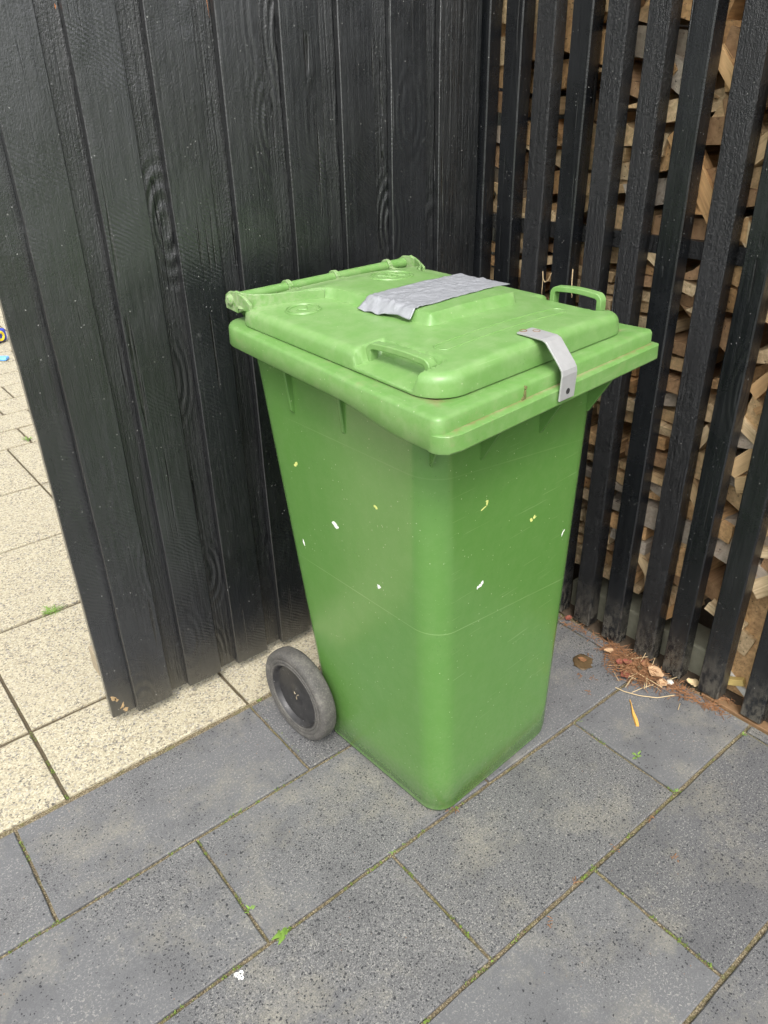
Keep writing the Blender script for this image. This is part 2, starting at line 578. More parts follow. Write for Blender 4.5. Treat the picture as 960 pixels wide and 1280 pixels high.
M['rubber'] = mat_rubber()
M['hub'] = mat_hub()
M['soil'] = mat_plain('soil', (.07, .05, .032), .95, 0, .5, 80)
M['concrete'] = mat_plain('mossy_concrete', (.25, .245, .18), .9, 0, .25, 50)
M['sill'] = mat_plain('brown_timber_sill', (.20, .115, .055), .8, 0, .4, 60)
M['needle'] = mat_plain('dry_needles', (.22, .105, .045), .8, 0, .8, 60)
M['straw'] = mat_plain('pale_straw', (.55, .42, .24), .8, 0, .25, 120)
M['leaf_dry'] = mat_plain('dry_leaf', (.46, .30, .17), .75, 0, .35, 150)
M['leaf_red'] = mat_plain('red_dry_leaf', (.22, .065, .042), .75, 0, .35, 150)
M['leaf_wet'] = mat_plain('wet_brown_leaf', (.10, .065, .03), .5, 0, .5, 120)
M['chip'] = mat_plain('yellow_wood_chip', (.68, .38, .09), .7, 0, .2, 150)
M['rust'] = mat_plain('orange_bare_wood', (.42, .17, .07), .8, 0, .3, 150)
M['grime'] = mat_plain('olive_brown_grime', (.13, .125, .045), .8, 0, .5, 150)
M['cream'] = mat_plain('yellow_painted_wood', (.72, .55, .20), .6, 0, .1, 60)
M['white'] = mat_plain('white_remnant', (.80, .80, .76), .6, 0, .08, 200)
M['lime'] = mat_plain('yellow_remnant', (.62, .66, .20), .6, 0, .1, 200)
M['moss'] = mat_plain('moss_green', (.15, .23, .035), .9, 0, .6, 200)
M['weed'] = mat_plain('weed_leaf', (.17, .29, .05), .6, 0, .35, 150)
M['pebble'] = mat_plain('pale_pebble', (.62, .58, .50), .7, 0, .2, 100)
M['blue'] = mat_plain('blue_plastic', (.035, .06, .42), .4, 0, .1, 30)
M['sky_blue'] = mat_plain('light_blue_plastic', (.16, .42, .85), .4, 0, .1, 30)
M['yellow'] = mat_plain('yellow_plastic', (.85, .65, .03), .4, 0, .1, 30)
M['grass'] = mat_plain('grass_far', (.06, .11, .03), .9, 0, .3, 8)


def make_mat_tape():
    t = NT('silver_cloth_tape', .38)
    co = t.co
    f = t.noise(t.scale(co, (30, 120, 30)), 1.0, 4, .6)
    c = t.mix(f, (.225, .235, .25), (.34, .35, .375))
    # line where two strips overlap, thin wavy
    y = t.sep(co)[1]
    d = t.math('ABSOLUTE', t.math('ADD', t.math('ADD', y, t.math('MULTIPLY', t.noise(co, 30, 2), .012)), -.006))
    c = t.mix(t.math('MULTIPLY', t.math('LESS_THAN', d, .0012), .6), c, (.22, .22, .23))
    t.b.inputs['Metallic'].default_value = .1
    return t.done(c, t.ramp(f, [(.3, .34), (.7, .5)]), t.bump(t.noise(co, 45, 5, .65, 1.2), .55, .004))


M['tape'] = make_mat_tape()

# ------------------------------------------------------------------ setting: ground
bm = bmesh.new()
S = 120
vv = [bm.verts.new(p) for p in ((-S, -S, -.05), (S, -S, -.05), (S, S, -.05), (-S, S, -.05))]
bm.faces.new(vv)
tag(obj('ground', bm, M['grass']), kind='structure')
bm = bmesh.new()
vv = [bm.verts.new(p) for p in ((-6, -4, -.0075), (2.4, -4, -.0075), (2.4, 12, -.0075), (-6, 12, -.0075))]
bm.faces.new(vv)
tag(obj('joint_bed', bm, M['joint']), kind='structure')


def slab(bm, x0, x1, y0, y1, top, e=.0025):
    """one paving slab with chamfered, slightly uneven edges"""
    n = 14
    def loop(ins, z, wob):
        pts = []
        cs = [(x0 + ins, y0 + ins), (x1 - ins, y0 + ins), (x1 - ins, y1 - ins), (x0 + ins, y1 - ins)]
        for i in range(4):
            a, b = Vector(cs[i]), Vector(cs[(i + 1) % 4])
            nn = Vector((-(b - a).normalized().y, (b - a).normalized().x))
            for k in range(n):
                p = a.lerp(b, k / n)
                w = wob * noise.noise(Vector((p.x * 28, p.y * 28, x0 + y0))) if k else 0
                p = p + nn * w
                pts.append((p.x, p.y, z))
        return pts
    rg_ = loft(bm, [loop(0, -.03, .0015), loop(0, top - e, .0015), loop(e * .9, top, .0028)], False, True)
    lay = bm.loops.layers.float_color.get('tone') or bm.loops.layers.float_color.new('tone')
    r_ = random.Random(int(x0 * 977) * 31 + int(y0 * 613))
    tn = (r_.random(), r_.random(), r_.random(), 1)
    for f in {f for ring_ in rg_ for v in ring_ for f in v.link_faces}:
        for l in f.loops: l[lay] = tn


XA = {}
Y = [-2.45, -2.15, -1.85, -1.55, -1.245, -.94, -.64, -.34, -.04, .261, .556, .8555, 1.1646, 1.452]
anchors = {12: .0643, 11: .369, 10: .066, 9: .372, 8: .071, 7: .37, 6: .07, 5: .37, 4: .07, 3: .37, 2: .07, 1: .37, 0: .07}
rnd = random.Random(3)
bm = bmesh.new()
J = .0066
for i in range(13):
    y0, y1 = Y[i], Y[i + 1]
    a = anchors[i]
    jx = J if i < 11 else J * .8
    for k in range(-7, 4):
        x0 = a + k * .6105; x1 = x0 + .6105
        if x0 > 1.628: continue
        x1 = min(x1, 1.628)
        if x1 < -3: continue
        slab(bm, x0 + jx * .7, x1 - jx * .6, y0 + J * .75, y1 - J * .75, rnd.uniform(-.0006, .0012))
tag(obj('charcoal_paving', bm, M['slab'], recalc=True), kind='structure')
bm = bmesh.new()
ys = [1.458, 1.741, 2.236, 2.726, 3.205, 3.69]
for j in range(5):
    for k in range(-7, 4):
        x0 = .187 + k * .4885
        slab(bm, x0 + .0048, min(x0 + .4885, 2.3) - .0048, ys[j] + .0075, ys[j + 1] - .0075, rnd.uniform(-.001, .002))
y = 3.69
j = 0
while y < 9.5:
    for k in range(-10, 9):
        x0 = .05 + (.12 if j % 2 else 0) + k * .37
        if x0 > 3.2: continue
        slab(bm, x0 + .006, x0 + .37 - .006, y + .009, y + .235 - .009, rnd.uniform(-.001, .001))
    y += .235
    j += 1
tag(obj('beige_paving', bm, M['beige']), kind='structure')

# soil under the log store, behind the slats
bm = bmesh.new()
N = 40
g = [[bm.verts.new((1.632 + .6 * i / 10, -.2 + 1.9 * k / N, -.006 + .012 * noise.noise(Vector((i * .8, k * .7, 3))))) for k in range(N + 1)] for i in range(11)]
for i in range(10):
    for k in range(N):
        bm.faces.new((g[i][k], g[i + 1][k], g[i + 1][k + 1], g[i][k + 1]))
tag(obj('soil_strip', bm, M['soil'], smooth=True), kind='structure')


# ------------------------------------------------------------------ timber helper
def plank(name, x0, x1, y0, y1, z0, z1, mat, parent, seed, wav=.0012, lean=(0, 0), n=36, bev=.0018):
    """an upright timber with slightly wavy arrises; the mesh origin is at its foot so object z = height"""
    bm = bmesh.new()
    cx, cy = (x0 + x1) / 2, (y0 + y1) / 2
    loops = []
    c = bev
    for k in range(n + 1):
        z = z0 + (z1 - z0) * k / n
        t = (z - z0)
        def w(q): return wav * noise.noise(Vector((seed * 3.7 + q * 11, z * 3.1, q))) + wav * .5 * noise.noise(Vector((seed * 1.7 + q * 5, z * 14, q)))
        X0, X1, Y0, Y1 = x0 - cx + w(0), x1 - cx + w(1), y0 - cy + w(2), y1 - cy + w(3)
        pts = [(X0 + c, Y0), (X1 - c, Y0), (X1, Y0 + c), (X1, Y1 - c), (X1 - c, Y1), (X0 + c, Y1), (X0, Y1 - c), (X0, Y0 + c)]
        loops.append([(p[0] + lean[0] * t, p[1] + lean[1] * t, z) for p in pts])
    loft(bm, loops)
    o = obj(name, bm, mat, parent)
    o.location = (cx, cy, 0)
    return o


# ------------------------------------------------------------------ left fence: boards on boards
rnd = random.Random(11)
fence = thing('board_fence', 'solid black timber fence of overlapping vertical boards behind the green bin', 'fence', (0, 0, 0))
FY = 1.585
lefts = [.424, .570, .719, .8655, 1.012, 1.160, 1.306, 1.462]
for i, x in enumerate(lefts):
    w = .097 if i < 6 else (.112 if i == 6 else .066)
    b = plank('board', x, x + w, FY, FY + .018, .036 + rnd.uniform(-.003, .003), 1.92, M['board'] if i != 7 else M['back'], fence, i, .0015, (rnd.uniform(-.001, .001), 0))
backs = [.363, .500, .648, .795, .942, 1.088, 1.236, 1.392, 1.5]
for i, x in enumerate(backs):
    w = .100 if i else .094
    plank('board', x, x + w + (.02 if i else -.010), FY + .0195, FY + .0375, .034 + rnd.uniform(-.003, .003), 1.92, M['back'] if i else M['board'], fence, 40 + i, .0022, (-.008 if i == 0 else 0, 0))
for z in (.20, 1.0, 1.75):
    bm = bmesh.new()
    box(bm, (.361 if z < .5 else .38), 1.63, FY + .039, FY + .082, z - .035, z + .035)
    obj('rail', bm, M['edge_timber'] if z < .5 else M['board'], fence, bevel=.002)
for x in (1.0, 1.57):
    bm = bmesh.new()
    box(bm, x, x + .07, FY + .084, FY + .154, -.04, 1.9)
    obj('post', bm, M['board'], fence, bevel=.003)


def flake(bm, cx, cz, w, h, y, ang=0, n=11, seed=0, jag=.35):
    r_ = random.Random(seed)
    pts = []
    for k in range(n):
        a = 6.28318 * k / n
        q = 1 + r_.uniform(-jag, jag)
        px, pz = math.cos(a) * w * q, math.sin(a) * h * q
        pts.append((cx + px * math.cos(ang) - pz * math.sin(ang), cz + px * math.sin(ang) + pz * math.cos(ang)))
    f = [bm.verts.new((p[0], y, p[1])) for p in pts]
    b = [bm.verts.new((p[0], y + .0015, p[1])) for p in pts]
    bm.faces.new(f)
    for k in range(n):
        j = (k + 1) % n
        bm.faces.new((f[k], f[j], b[j], b[k]))


for q in ((.375, .098, .0055, .009, .6), (.382, .089, .004, .007, .4), (.393, .062, .0045, .010, -.5), (.398, .047, .006, .006, .2)):
    bm = bmesh.new()
    flake(bm, q[0], q[1], q[2], q[3], FY + .0188, q[4], 11, int(q[0] * 1000), .45)
    obj('bare_patch', bm, M['bare'], fence)
for q in ((.8613, 1.655, .0016, .020, 0), (.8618, 1.61, .0012, .022, .05)):
    bm = bmesh.new()
    flake(bm, q[0] - .002, q[1], q[2], q[3], FY + .0188, q[4], 9, int(q[1] * 1000), .6)
    obj('bare_patch', bm, M['rust'], fence)
bm = bmesh.new()
flake(bm, .5640, 1.585, .0014, .004, FY + .0188, 0, 9, 77, .5)
obj('bare_patch', bm, M['rust'], fence)

# ------------------------------------------------------------------ right fence: upright slats
slatf = thing('slat_fence', 'open fence of thick black upright slats in front of the firewood', 'fence', (0, 0, 0))
SX = 1.630
tops = [1.640, 1.536, 1.434, 1.333, 1.234, 1.133, 1.030, .923, .826, .716, .596, .494, .392, .29, .187, .085, -.02]
bott = [1.640, 1.536, 1.434, 1.333, 1.234, 1.133, 1.027, .918, .824, .715, .592, .49, .39, .29, .187, .085, -.02]
SLATS = []
for i, (yt, yb) in enumerate(zip(tops, bott)):
    wdt = .0555 + rnd.uniform(-.0015, .002) + (.004 if i in (7, 9) else 0)
    dep = .045
    sx = SX + rnd.uniform(-.002, .002)
    rough_ = i in (2, 4, 5, 7, 11)
    plank('slat', sx, sx + dep, yb - wdt, yb, .004 + rnd.uniform(0, .006) if i < 10 else .012, 1.93, M['rough'] if rough_ else M['slat'],
          slatf, 80 + i, .0016, (0, (yt - yb) / 1.6 + rnd.uniform(-.0012, .0012)), 40, .003)
    SLATS.append((yb - wdt, yb))
for z in (1.112, 1.86):
    bm = bmesh.new()
    box(bm, SX + .048, SX + .074, -.08, 1.66, z - .020, z + .020)
    obj('rail', bm, M['rough'], slatf, bevel=.002)
for y in (-.06, 1.60):
    bm = bmesh.new()
    box(bm, SX + .088, SX + .15, y - .03, y + .03, -.04, 1.9)
    obj('post', bm, M['board'], slatf, bevel=.003)

# log store back and end walls (dark boarding behind the stack)
shed = thing('log_store', 'dark boarded enclosure holding the firewood behind the slats', 'shed', (0, 0, 0))
bm = bmesh.new()
for k in range(14):
    y = -.1 + k * .14
    box(bm, 2.16 + (k % 2) * .006, 2.18 + (k % 2) * .006, y, y + .137, -.01, 1.95)
obj('back_wall', bm, M['board'], shed, bevel=.002)
bm = bmesh.new()
for k in range(4):
    x = 1.72 + k * .11
    box(bm, x, x + .108, 1.72, 1.738, -.01, 1.95)
obj('end_wall', bm, M['board'], shed, bevel=.002)

# ------------------------------------------------------------------ the wheelie bin
BO = Vector((1.022, .864, 0))
BYAW = R(4.0)
wb = thing('wheelie_bin', 'green two-wheeled plastic refuse bin with taped lid standing in the fence corner', 'wheelie bin', BO, BYAW)


def zc(v): return 1.028 + .034 * max(0, v)          # top of the rim, rising to the hinge


def lv(z, hf, hr, vf, vr, rf, rr_):
    return [(p.x - .004, p.y, z) for p in rquad([(-hf, vf), (hf, vf), (hr, vr), (-hr, vr)], [rf, rf, rr_, rr_], 10, 14)]


bm = bmesh.new()
L = [lv(0.0, .200, .196, .012, .395, .050, .04), lv(.004, .205, .201, .006, .402, .052, .04), lv(.016, .209, .205, .001, .408, .055, .045)]
L.append(lv(.0285, .2095, .2055, .001, .408, .055, .045)); L.append(lv(.0315, .2115, .2075, -.001, .410, .056, .045))
for k in range(1, 13):
    t = k / 12
    z = .0315 + (.955 - .0315) * t
    L.append(lv(z, .2115 + .041 * t, .2075 + .030 * t, -.001 - .001 * t, .410 + .120 * t, .056, .05))
body_loops = L
L.append([(x, y, zc(y) - .02) for x, y, z in lv(1.0, .258, .245, -.012, .538, .056, .05)])
loft(bm, L, True, False)
bin_body = obj('body', bm, M['body'], wb, smooth=True, angle=40)
bvh = BVHTree.FromPolygons([v.co.copy() for v in bin_body.data.vertices], [list(p.vertices) for p in bin_body.data.polygons])

# rim round the mouth
CQ = [(-.327, -.086), (.307, -.066), (.270, .555), (-.286, .555)]
CR = [.017, .014, .05, .055]
def skirt(v): return .041 + .014 * sstep(.16 - v, 0, .16)
def ring(ins, fz):
    return [(p.x, p.y, fz(p.y)) for p in rquad(CQ, CR, 10, 36, ins)]
bm = bmesh.new()
rg_ = loft(bm, [ring(.072, lambda v: zc(v) - .02), ring(.066, lambda v: zc(v) - .002), ring(.034, lambda v: zc(v) - .0005), ring(.026, zc), ring(.008, zc), ring(.003, lambda v: zc(v) - .0015), ring(.0, lambda v: zc(v) - .006),
          ring(-.0015, lambda v: zc(v) - skirt(v) + .003), ring(.001, lambda v: zc(v) - skirt(v)), ring(.006, lambda v: zc(v) - skirt(v) + .001), ring(.010, lambda v: zc(v) - skirt(v) + .018), ring(.073, lambda v: zc(v) - .027)], False, False)
bm.verts.index_update()
rim_in = {v.index for r_ in rg_[:2] for v in r_}
rim_mid = {v.index for v in rg_[2]}
lay = bm.loops.layers.float_color.new('grime')
for f in bm.faces:
    for l in f.loops:
        p = l.vert.co
        g_ = 1.0 if l.vert.index in rim_in else (.38 if l.vert.index in rim_mid else 0.0)
        l[lay] = (g_, g_, g_, 1)
rim = obj('rim', bm, M['rim'], wb, smooth=True, angle=45)
# lifting ledge along the front of the rim
bm = bmesh.new()
pts0 = [(-.326, -.066), (-.3265, -.074), (-.323, -.085), (-.313, -.0965), (-.29, -.101)] + [(-.29 + .58 * k / 20, -.101 + .019 * k / 20) for k in range(1, 21)] + [(.300, -.0815), (.308, -.077), (.310, -.066), (.310, -.05)]
inn = [(max(min(p[0], .298), -.32), (-.0815 + .02 * (p[0] + .327) / .634) if -.31 < p[0] < .295 else (-.07 if p[0] < 0 else -.05)) for p in pts0]
rows = []
for (px, py), (qx, qy) in zip(pts0, inn):
    d = Vector((px - qx, py - qy)); d.normalize()
    rows.append([(qx, qy, 1.0035), (px - d.x * .0012, py - d.y * .0012, 1.0012), (px, py, 1.0000), (px + d.x * .0012, py + d.y * .0012, .975), (px - d.x * .0005, py - d.y * .0005, .9722), (qx, qy, .9745)])
rgs = loft(bm, rows, True, True)
inner = {r_[0] for r_ in rgs}
lay = bm.loops.layers.float_color.new('grime')
for f in bm.faces:
    for l in f.loops:
        g_ = 1.25 if l.vert in inner else 0.0
        l[lay] = (g_, g_, g_, 1)
obj('rim_ledge', bm, M['rim'], rim, smooth=True, angle=30)

# stiffening fins under the rim
def fin(u, v, du, dv, zt, zl, t=.004):
    """triangular gusset standing out from the body in direction (du,dv)"""
    bm = bmesh.new()
    d = Vector((du, dv)).normalized(); n = Vector((-d.y, d.x)) * t / 2
    a = Vector((u, v)); L_ = .05
    tri = [(a - d * .01, zt), (a + d * .064, zt), (a + d * .005, zt - zl), (a - d * .01, zt - zl)]
    f0 = [bm.verts.new((p.x + n.x, p.y + n.y, z)) for p, z in tri]
    f1 = [bm.verts.new((p.x - n.x, p.y - n.y, z)) for p, z in tri]
    bm.faces.new(f0); bm.faces.new(f1[::-1])
    for k in range(4):
        j = (k + 1) % 4
        bm.faces.new((f0[k], f1[k], f1[j], f0[j]))
    obj('fin', bm, M['body'], bin_body, bevel=.0008)
for u in (-.125, .044, .200):
    fin(u, -.001, 0, -1, .972, .100, .006)
fin(-.238, .012, -.5, -.8, .972, .080)
for v, zl in ((.386, .098), (.226, .098)):
    bm = bmesh.new()
    z0_, z1_ = .985, .985 - zl
    a_, b_ = [(-.235, v - .006), (-.262, v - .0045), (-.262, v + .0045), (-.235, v + .006)], [(-.235, v - .006), (-.2505, v - .0045), (-.2505, v + .0045), (-.235, v + .006)]
    loft(bm, [[(p[0], p[1], z0_) for p in a_], [(p[0], p[1], z1_ + .006) for p in b_], [(p[0] + .006, p[1], z1_) for p in b_]])
    obj('fin', bm, M['body'], bin_body, bevel=.0015)

# sticker remnants: small flat shreds on the body
def shred(name, mat, u, v, z, dirv, blobs, parent):
    o_ = Vector((u, v, z)) - Vector(dirv) * .2
    loc, nrm, idx, dist = bvh.ray_cast(o_, Vector(dirv))
    if loc is None: return
    if nrm.dot(Vector(dirv)) > 0: nrm = -nrm
    up = Vector((0, 0, 1)); a = up.cross(nrm).normalized(); b = nrm.cross(a)
    bm = bmesh.new()
    for (da, db, w, h, ang, sd) in blobs:
        r_ = random.Random(sd)
        pts = []
        for k in range(9):
            t = 6.28318 * k / 9
            q = 1 + r_.uniform(-.35, .35)
            x, y = math.cos(t) * w * q, math.sin(t) * h * q
            x, y = x * math.cos(ang) - y * math.sin(ang), x * math.sin(ang) + y * math.cos(ang)
            pts.append(loc + a * (da + x) + b * (db + y))
        top = [bm.verts.new(p + nrm * .0006) for p in pts]
        bot = [bm.verts.new(p - nrm * .002) for p in pts]
        bm.faces.new(top)
        for k in range(9):
            j = (k + 1) % 9
            bm.faces.new((top[k], top[j], bot[j], bot[k]))
    obj(name, bm, mat, parent)
FR_, LF_ = (0, 1, 0), (1, 0, 0)
shred('sticker_remnant', M['lime'], -.232, .402, .764, LF_, [(0, 0, .006, .003, .4, 1), (.004, .005, .003, .005, .1, 2)], bin_body)
shred('sticker_remnant', M['lime'], -.238, .146, .764, LF_, [(0, 0, .005, .003, -.5, 3), (-.004, .002, .003, .0025, .1, 4)], bin_body)
shred('sticker_remnant', M['white'], -.232, .282, .668, LF_, [(0, 0, .008, .0055, -.4, 5), (.008, -.002, .0035, .003, .1, 6)], bin_body)
shred('sticker_remnant', M['white'], -.224, .405, .570, LF_, [(0, 0, .0025, .008, .3, 7)], bin_body)
shred('sticker_remnant', M['white'], -.231, .154, .578, LF_, [(0, 0, .004, .005, .2, 8), (.004, .001, .003, .002, .1, 9)], bin_body)
shred('sticker_remnant', M['lime'], -.103, 0, .774, FR_, [(-.008, -.006, .007, .0012, .3, 10), (.001, .001, .0022, .005, -.3, 11), (-.001, .006, .003, .0012, .3, 12)], bin_body)
shred('sticker_remnant', M['lime'], .044, 0, .682, FR_, [(-.003, -.001, .004, .005, .5, 13), (.006, .004, .0045, .0014, .8, 14), (.008, .001, .004, .0012, .4, 15)], bin_body)
shred('sticker_remnant', M['white'], .159, 0, .600, FR_, [(0, 0, .0016, .006, -.35, 16), (.005, .006, .003, .0014, .7, 17)], bin_body)
shred('sticker_remnant', M['white'], -.110, 0, .596, FR_, [(-.008, -.002, .0016, .004, -.2, 18), (-.003, -.001, .0022, .0045, -.4, 19), (.003, .001, .0025, .0048, -.3, 20), (.007, .004, .002, .0035, .2, 21)], bin_body)

# lid
LQ = [(-.284, -.047), (.262, -.036), (.262, .525), (-.266, .525)]
LR = [.060, .055, .05, .05]
LC = Vector((-.018, .25))
def lid_top(u, v):
    q = (u + .02) / .265
    return 1.0645 + .022 * max(v, -.05) + .011 * (1 - q * q)
def notch(u, v, z):
    for side, uu in ((-1, -.212), (1, .220)):
        d = (uu - u) if side < 0 else (u - uu)
        k = sstep(d, -.006, .006) * sstep(v, .006, .014) * (1 - sstep(v, .152, .160))
        if k > 0:
            fl = zc(v) + .0165 - .14 * max(0, d - .006)
            z = z + (min(z, fl) - z) * k
    return z
bm = bmesh.new()
prof = [(.006, 'z', .001), (.001, 'z', .0015), (0.0, 'z', .005)]
rings = []
def lidring(ins): return rquad(LQ, LR, 26, 84, ins)
for ins, kind, dz in prof:
    rings.append([(p.x, p.y, zc(p.y) + dz) for p in lidring(ins)])
for k in range(0, 8):
    a = math.pi / 2 * k / 7
    ins = .002 + .017 * (1 - math.cos(a))
    drop = .017 * (1 - math.sin(a))
    rings.append([(p.x, p.y, notch(p.x, p.y, max(zc(p.y) + .008, lid_top(p.x, p.y) - drop))) for p in lidring(ins)])
base = lidring(.019)
for k in range(1, 40):
    s = 1 - k / 40.5
    rings.append([((LC + (p - LC) * s).x, (LC + (p - LC) * s).y, notch(*(LC + (p - LC) * s), lid_top(*(LC + (p - LC) * s)))) for p in base])
loft(bm, rings, False, True)
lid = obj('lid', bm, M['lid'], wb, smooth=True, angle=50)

# raised panel of the lid (bump at the front, wide shelf at the hinge end)
outl = [(-.108, .150), (-.098, .142), (-.08, .140), (.115, .140), (.135, .143), (.146, .152), (.148, .17), (.148, .415), (.158, .432), (.20, .462), (.238, .50), (.238, .538),
        (-.262, .538), (-.262, .508), (-.215, .475), (-.150, .440), (-.118, .425), (-.108, .41), (-.108, .17)]
def inset_poly(p, d):
    n = len(p); out = []
    for i in range(n):
        a, b, c = Vector(p[i - 1]), Vector(p[i]), Vector(p[(i + 1) % n])
        d1 = (b - a).normalized(); d2 = (c - b).normalized()
        n1 = Vector((-d1.y, d1.x)); n2 = Vector((-d2.y, d2.x))
        out.append(b + (n1 + n2) * (d / max(.3, 1 + n1.dot(n2))))
    return out
def dense(p, st=.012):
    out = []
    for i in range(len(p)):
        a, b = Vector(p[i]), Vector(p[(i + 1) % len(p)])
        k = max(1, int((b - a).length / st))
        out += [a.lerp(b, j / k) for j in range(k)]
    return out
RHB = .0195
def RHv(v): return RHB * (1 - .85 * sstep(v, .44, .52))
def interp(tab, x):
    if x <= tab[0][0]: return tab[0][1]
    for (a, p), (b, q) in zip(tab, tab[1:]):
        if x <= b: return p + (q - p) * (x - a) / (b - a)
    return tab[-1][1]
PL = [(.137, -.080), (.140, -.094), (.145, -.104), (.152, -.108), (.412, -.110), (.428, -.118), (.445, -.150), (.474, -.215), (.494, -.246), (.510, -.258), (.54, -.258)]
PR = [(.137, .110), (.140, .128), (.145, .140), (.152, .146), (.412, .150), (.432, .160), (.462, .198), (.49, .232), (.51, .246), (.54, .248)]
bm = bmesh.new()
rows = []
vl = [.136, .139, .142, .145, .148, .151, .155, .16, .17] + [.18 + .008 * k for k in range(45)]
vl = [v for v in vl if v < .520] + [.520]
for v in vl:
    kf = sstep(v, .137, .152)
    a, b = interp(PL, v), interp(PR, v)
    us_ = [(a - .003, -.004, 0), (a, 0, 0), (a + .003, 0, .22), (a + .0075, 0, .82), (a + .0095, 0, .96), (a + .012, 0, 1)]
    us_ += [(a + .012 + (b - a - .024) * k / 12, 0, 1) for k in range(1, 12)]
    us_ += [(b - .012, 0, 1), (b - .0095, 0, .96), (b - .0075, 0, .82), (b - .003, 0, .22), (b, 0, 0), (b + .003, -.004, 0)]
    rows.append([bm.verts.new((u, v, lid_top(u, v) + d + RHv(v) * kf * h - (.003 if kf == 0 else 0))) for u, d, h in us_])
for r0, r1 in zip(rows, rows[1:]):
    for i in range(len(r0) - 1):
        bm.faces.new((r0[i], r0[i + 1], r1[i + 1], r1[i]))
lastr = rows[-1]
low = [bm.verts.new((q.co.x, q.co.y + .003, q.co.z - .012)) for q in lastr]
for i in range(len(lastr) - 1):
    bm.faces.new((lastr[i], lastr[i + 1], low[i + 1], low[i]))
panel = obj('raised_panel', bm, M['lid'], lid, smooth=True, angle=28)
RH = RHB

def plate_z(u, v):
    """height of the lid with its raised panel"""
    k = sstep(u, -.108, -.097) * (1 - sstep(u, .137, .148)) * sstep(v, .140, .151)
    return lid_top(u, v) + RH * k

# embossed lines and emblems on the lid
def lidline(bm, pts, r=.0011, off=0.0):
    tube(bm, [(p[0], p[1], lid_top(p[0], p[1]) + off) for p in pts], r, 6)
bm = bmesh.new()
ov = []
for k in range(41):
    t = 6.28318 * k / 40
    cu, cv = (-.172 if math.cos(t) < 0 else .150), .052
    ov.append((cu + .012 * math.cos(t), cv + .015 * math.sin(t)))
ov2 = []
for p, q in zip(ov, ov[1:]):
    n_ = max(1, int(math.hypot(q[0] - p[0], q[1] - p[1]) / .01))
    ov2 += [(p[0] + (q[0] - p[0]) * k / n_, p[1] + (q[1] - p[1]) * k / n_) for k in range(n_)]
lidline(bm, ov2 + [ov2[0]], .0015, .0004)
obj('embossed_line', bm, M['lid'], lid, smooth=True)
bm = bmesh.new()
cu, cv = -.192, .398
for rr_, a0, a1 in ((.034, 0, 6.283), (.028, .6, 5.2), (.0285, 5.5, 6.6)):
    lidline(bm, [(cu + rr_ * math.cos(a0 + (a1 - a0) * k / 36), cv + rr_ * math.sin(a0 + (a1 - a0) * k / 36)) for k in range(37)], .0017, .0007)
lidline(bm, [(cu - .014 + .028 * k / 8, cv + .006 * math.sin(k)) for k in range(9)], .0018, .0006)
obj('embossed_emblem', bm, M['lid'], lid, smooth=True)
bm = bmesh.new()
cu, cv = .052, .408
for rr_ in (.050, .043):
    lidline(bm, [(cu + rr_ * math.cos(6.2832 * k / 40), cv + rr_ * .8 * math.sin(6.2832 * k / 40)) for k in range(41)], .0013, RH + .0002)
for q in range(3):
    lidline(bm, [(cu - .026 + .05 * k / 8, cv - .012 + .012 * q + .004 * math.sin(k * 1.3 + q)) for k in range(9)], .0012, RH + .0002)
obj('embossed_emblem', bm, M['lid'], lid, smooth=True)

# grips bridging the two side notches
def grip(u, zt):
    bm = bmesh.new()
    v0, v1 = (.014, .152) if u < 0 else (.022, .132)
    path = []
    zl = zc(.06) + .006
    path += [(u, v0, zl), (u, v0, zl + .012), (u, v0 + .0005, zt - .012)]
    for k in range(1, 6):
        a = math.pi / 2 * k / 6
        path.append((u, v0 + .012 * (1 - math.cos(a)), zt - .012 + .012 * math.sin(a)))
    for k in range(9):
        path.append((u, v0 + .014 + (v1 - v0 - .028) * k / 8, zt + .0025 * math.sin(math.pi * k / 8)))
    for k in range(1, 6):
        a = math.pi / 2 * (1 - k / 6)
        path.append((u, v1 - .012 * (1 - math.cos(a)), zt - .012 + .012 * math.sin(a)))
    path += [(u, v1 - .0005, zt - .012), (u, v1, zl + .012), (u, v1, zl)]
    ribbon(bm, path, (1, 0, 0), .0190, .0105)
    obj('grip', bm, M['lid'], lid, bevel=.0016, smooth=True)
grip(-.238, 1.0725)
grip(.246, 1.0875)

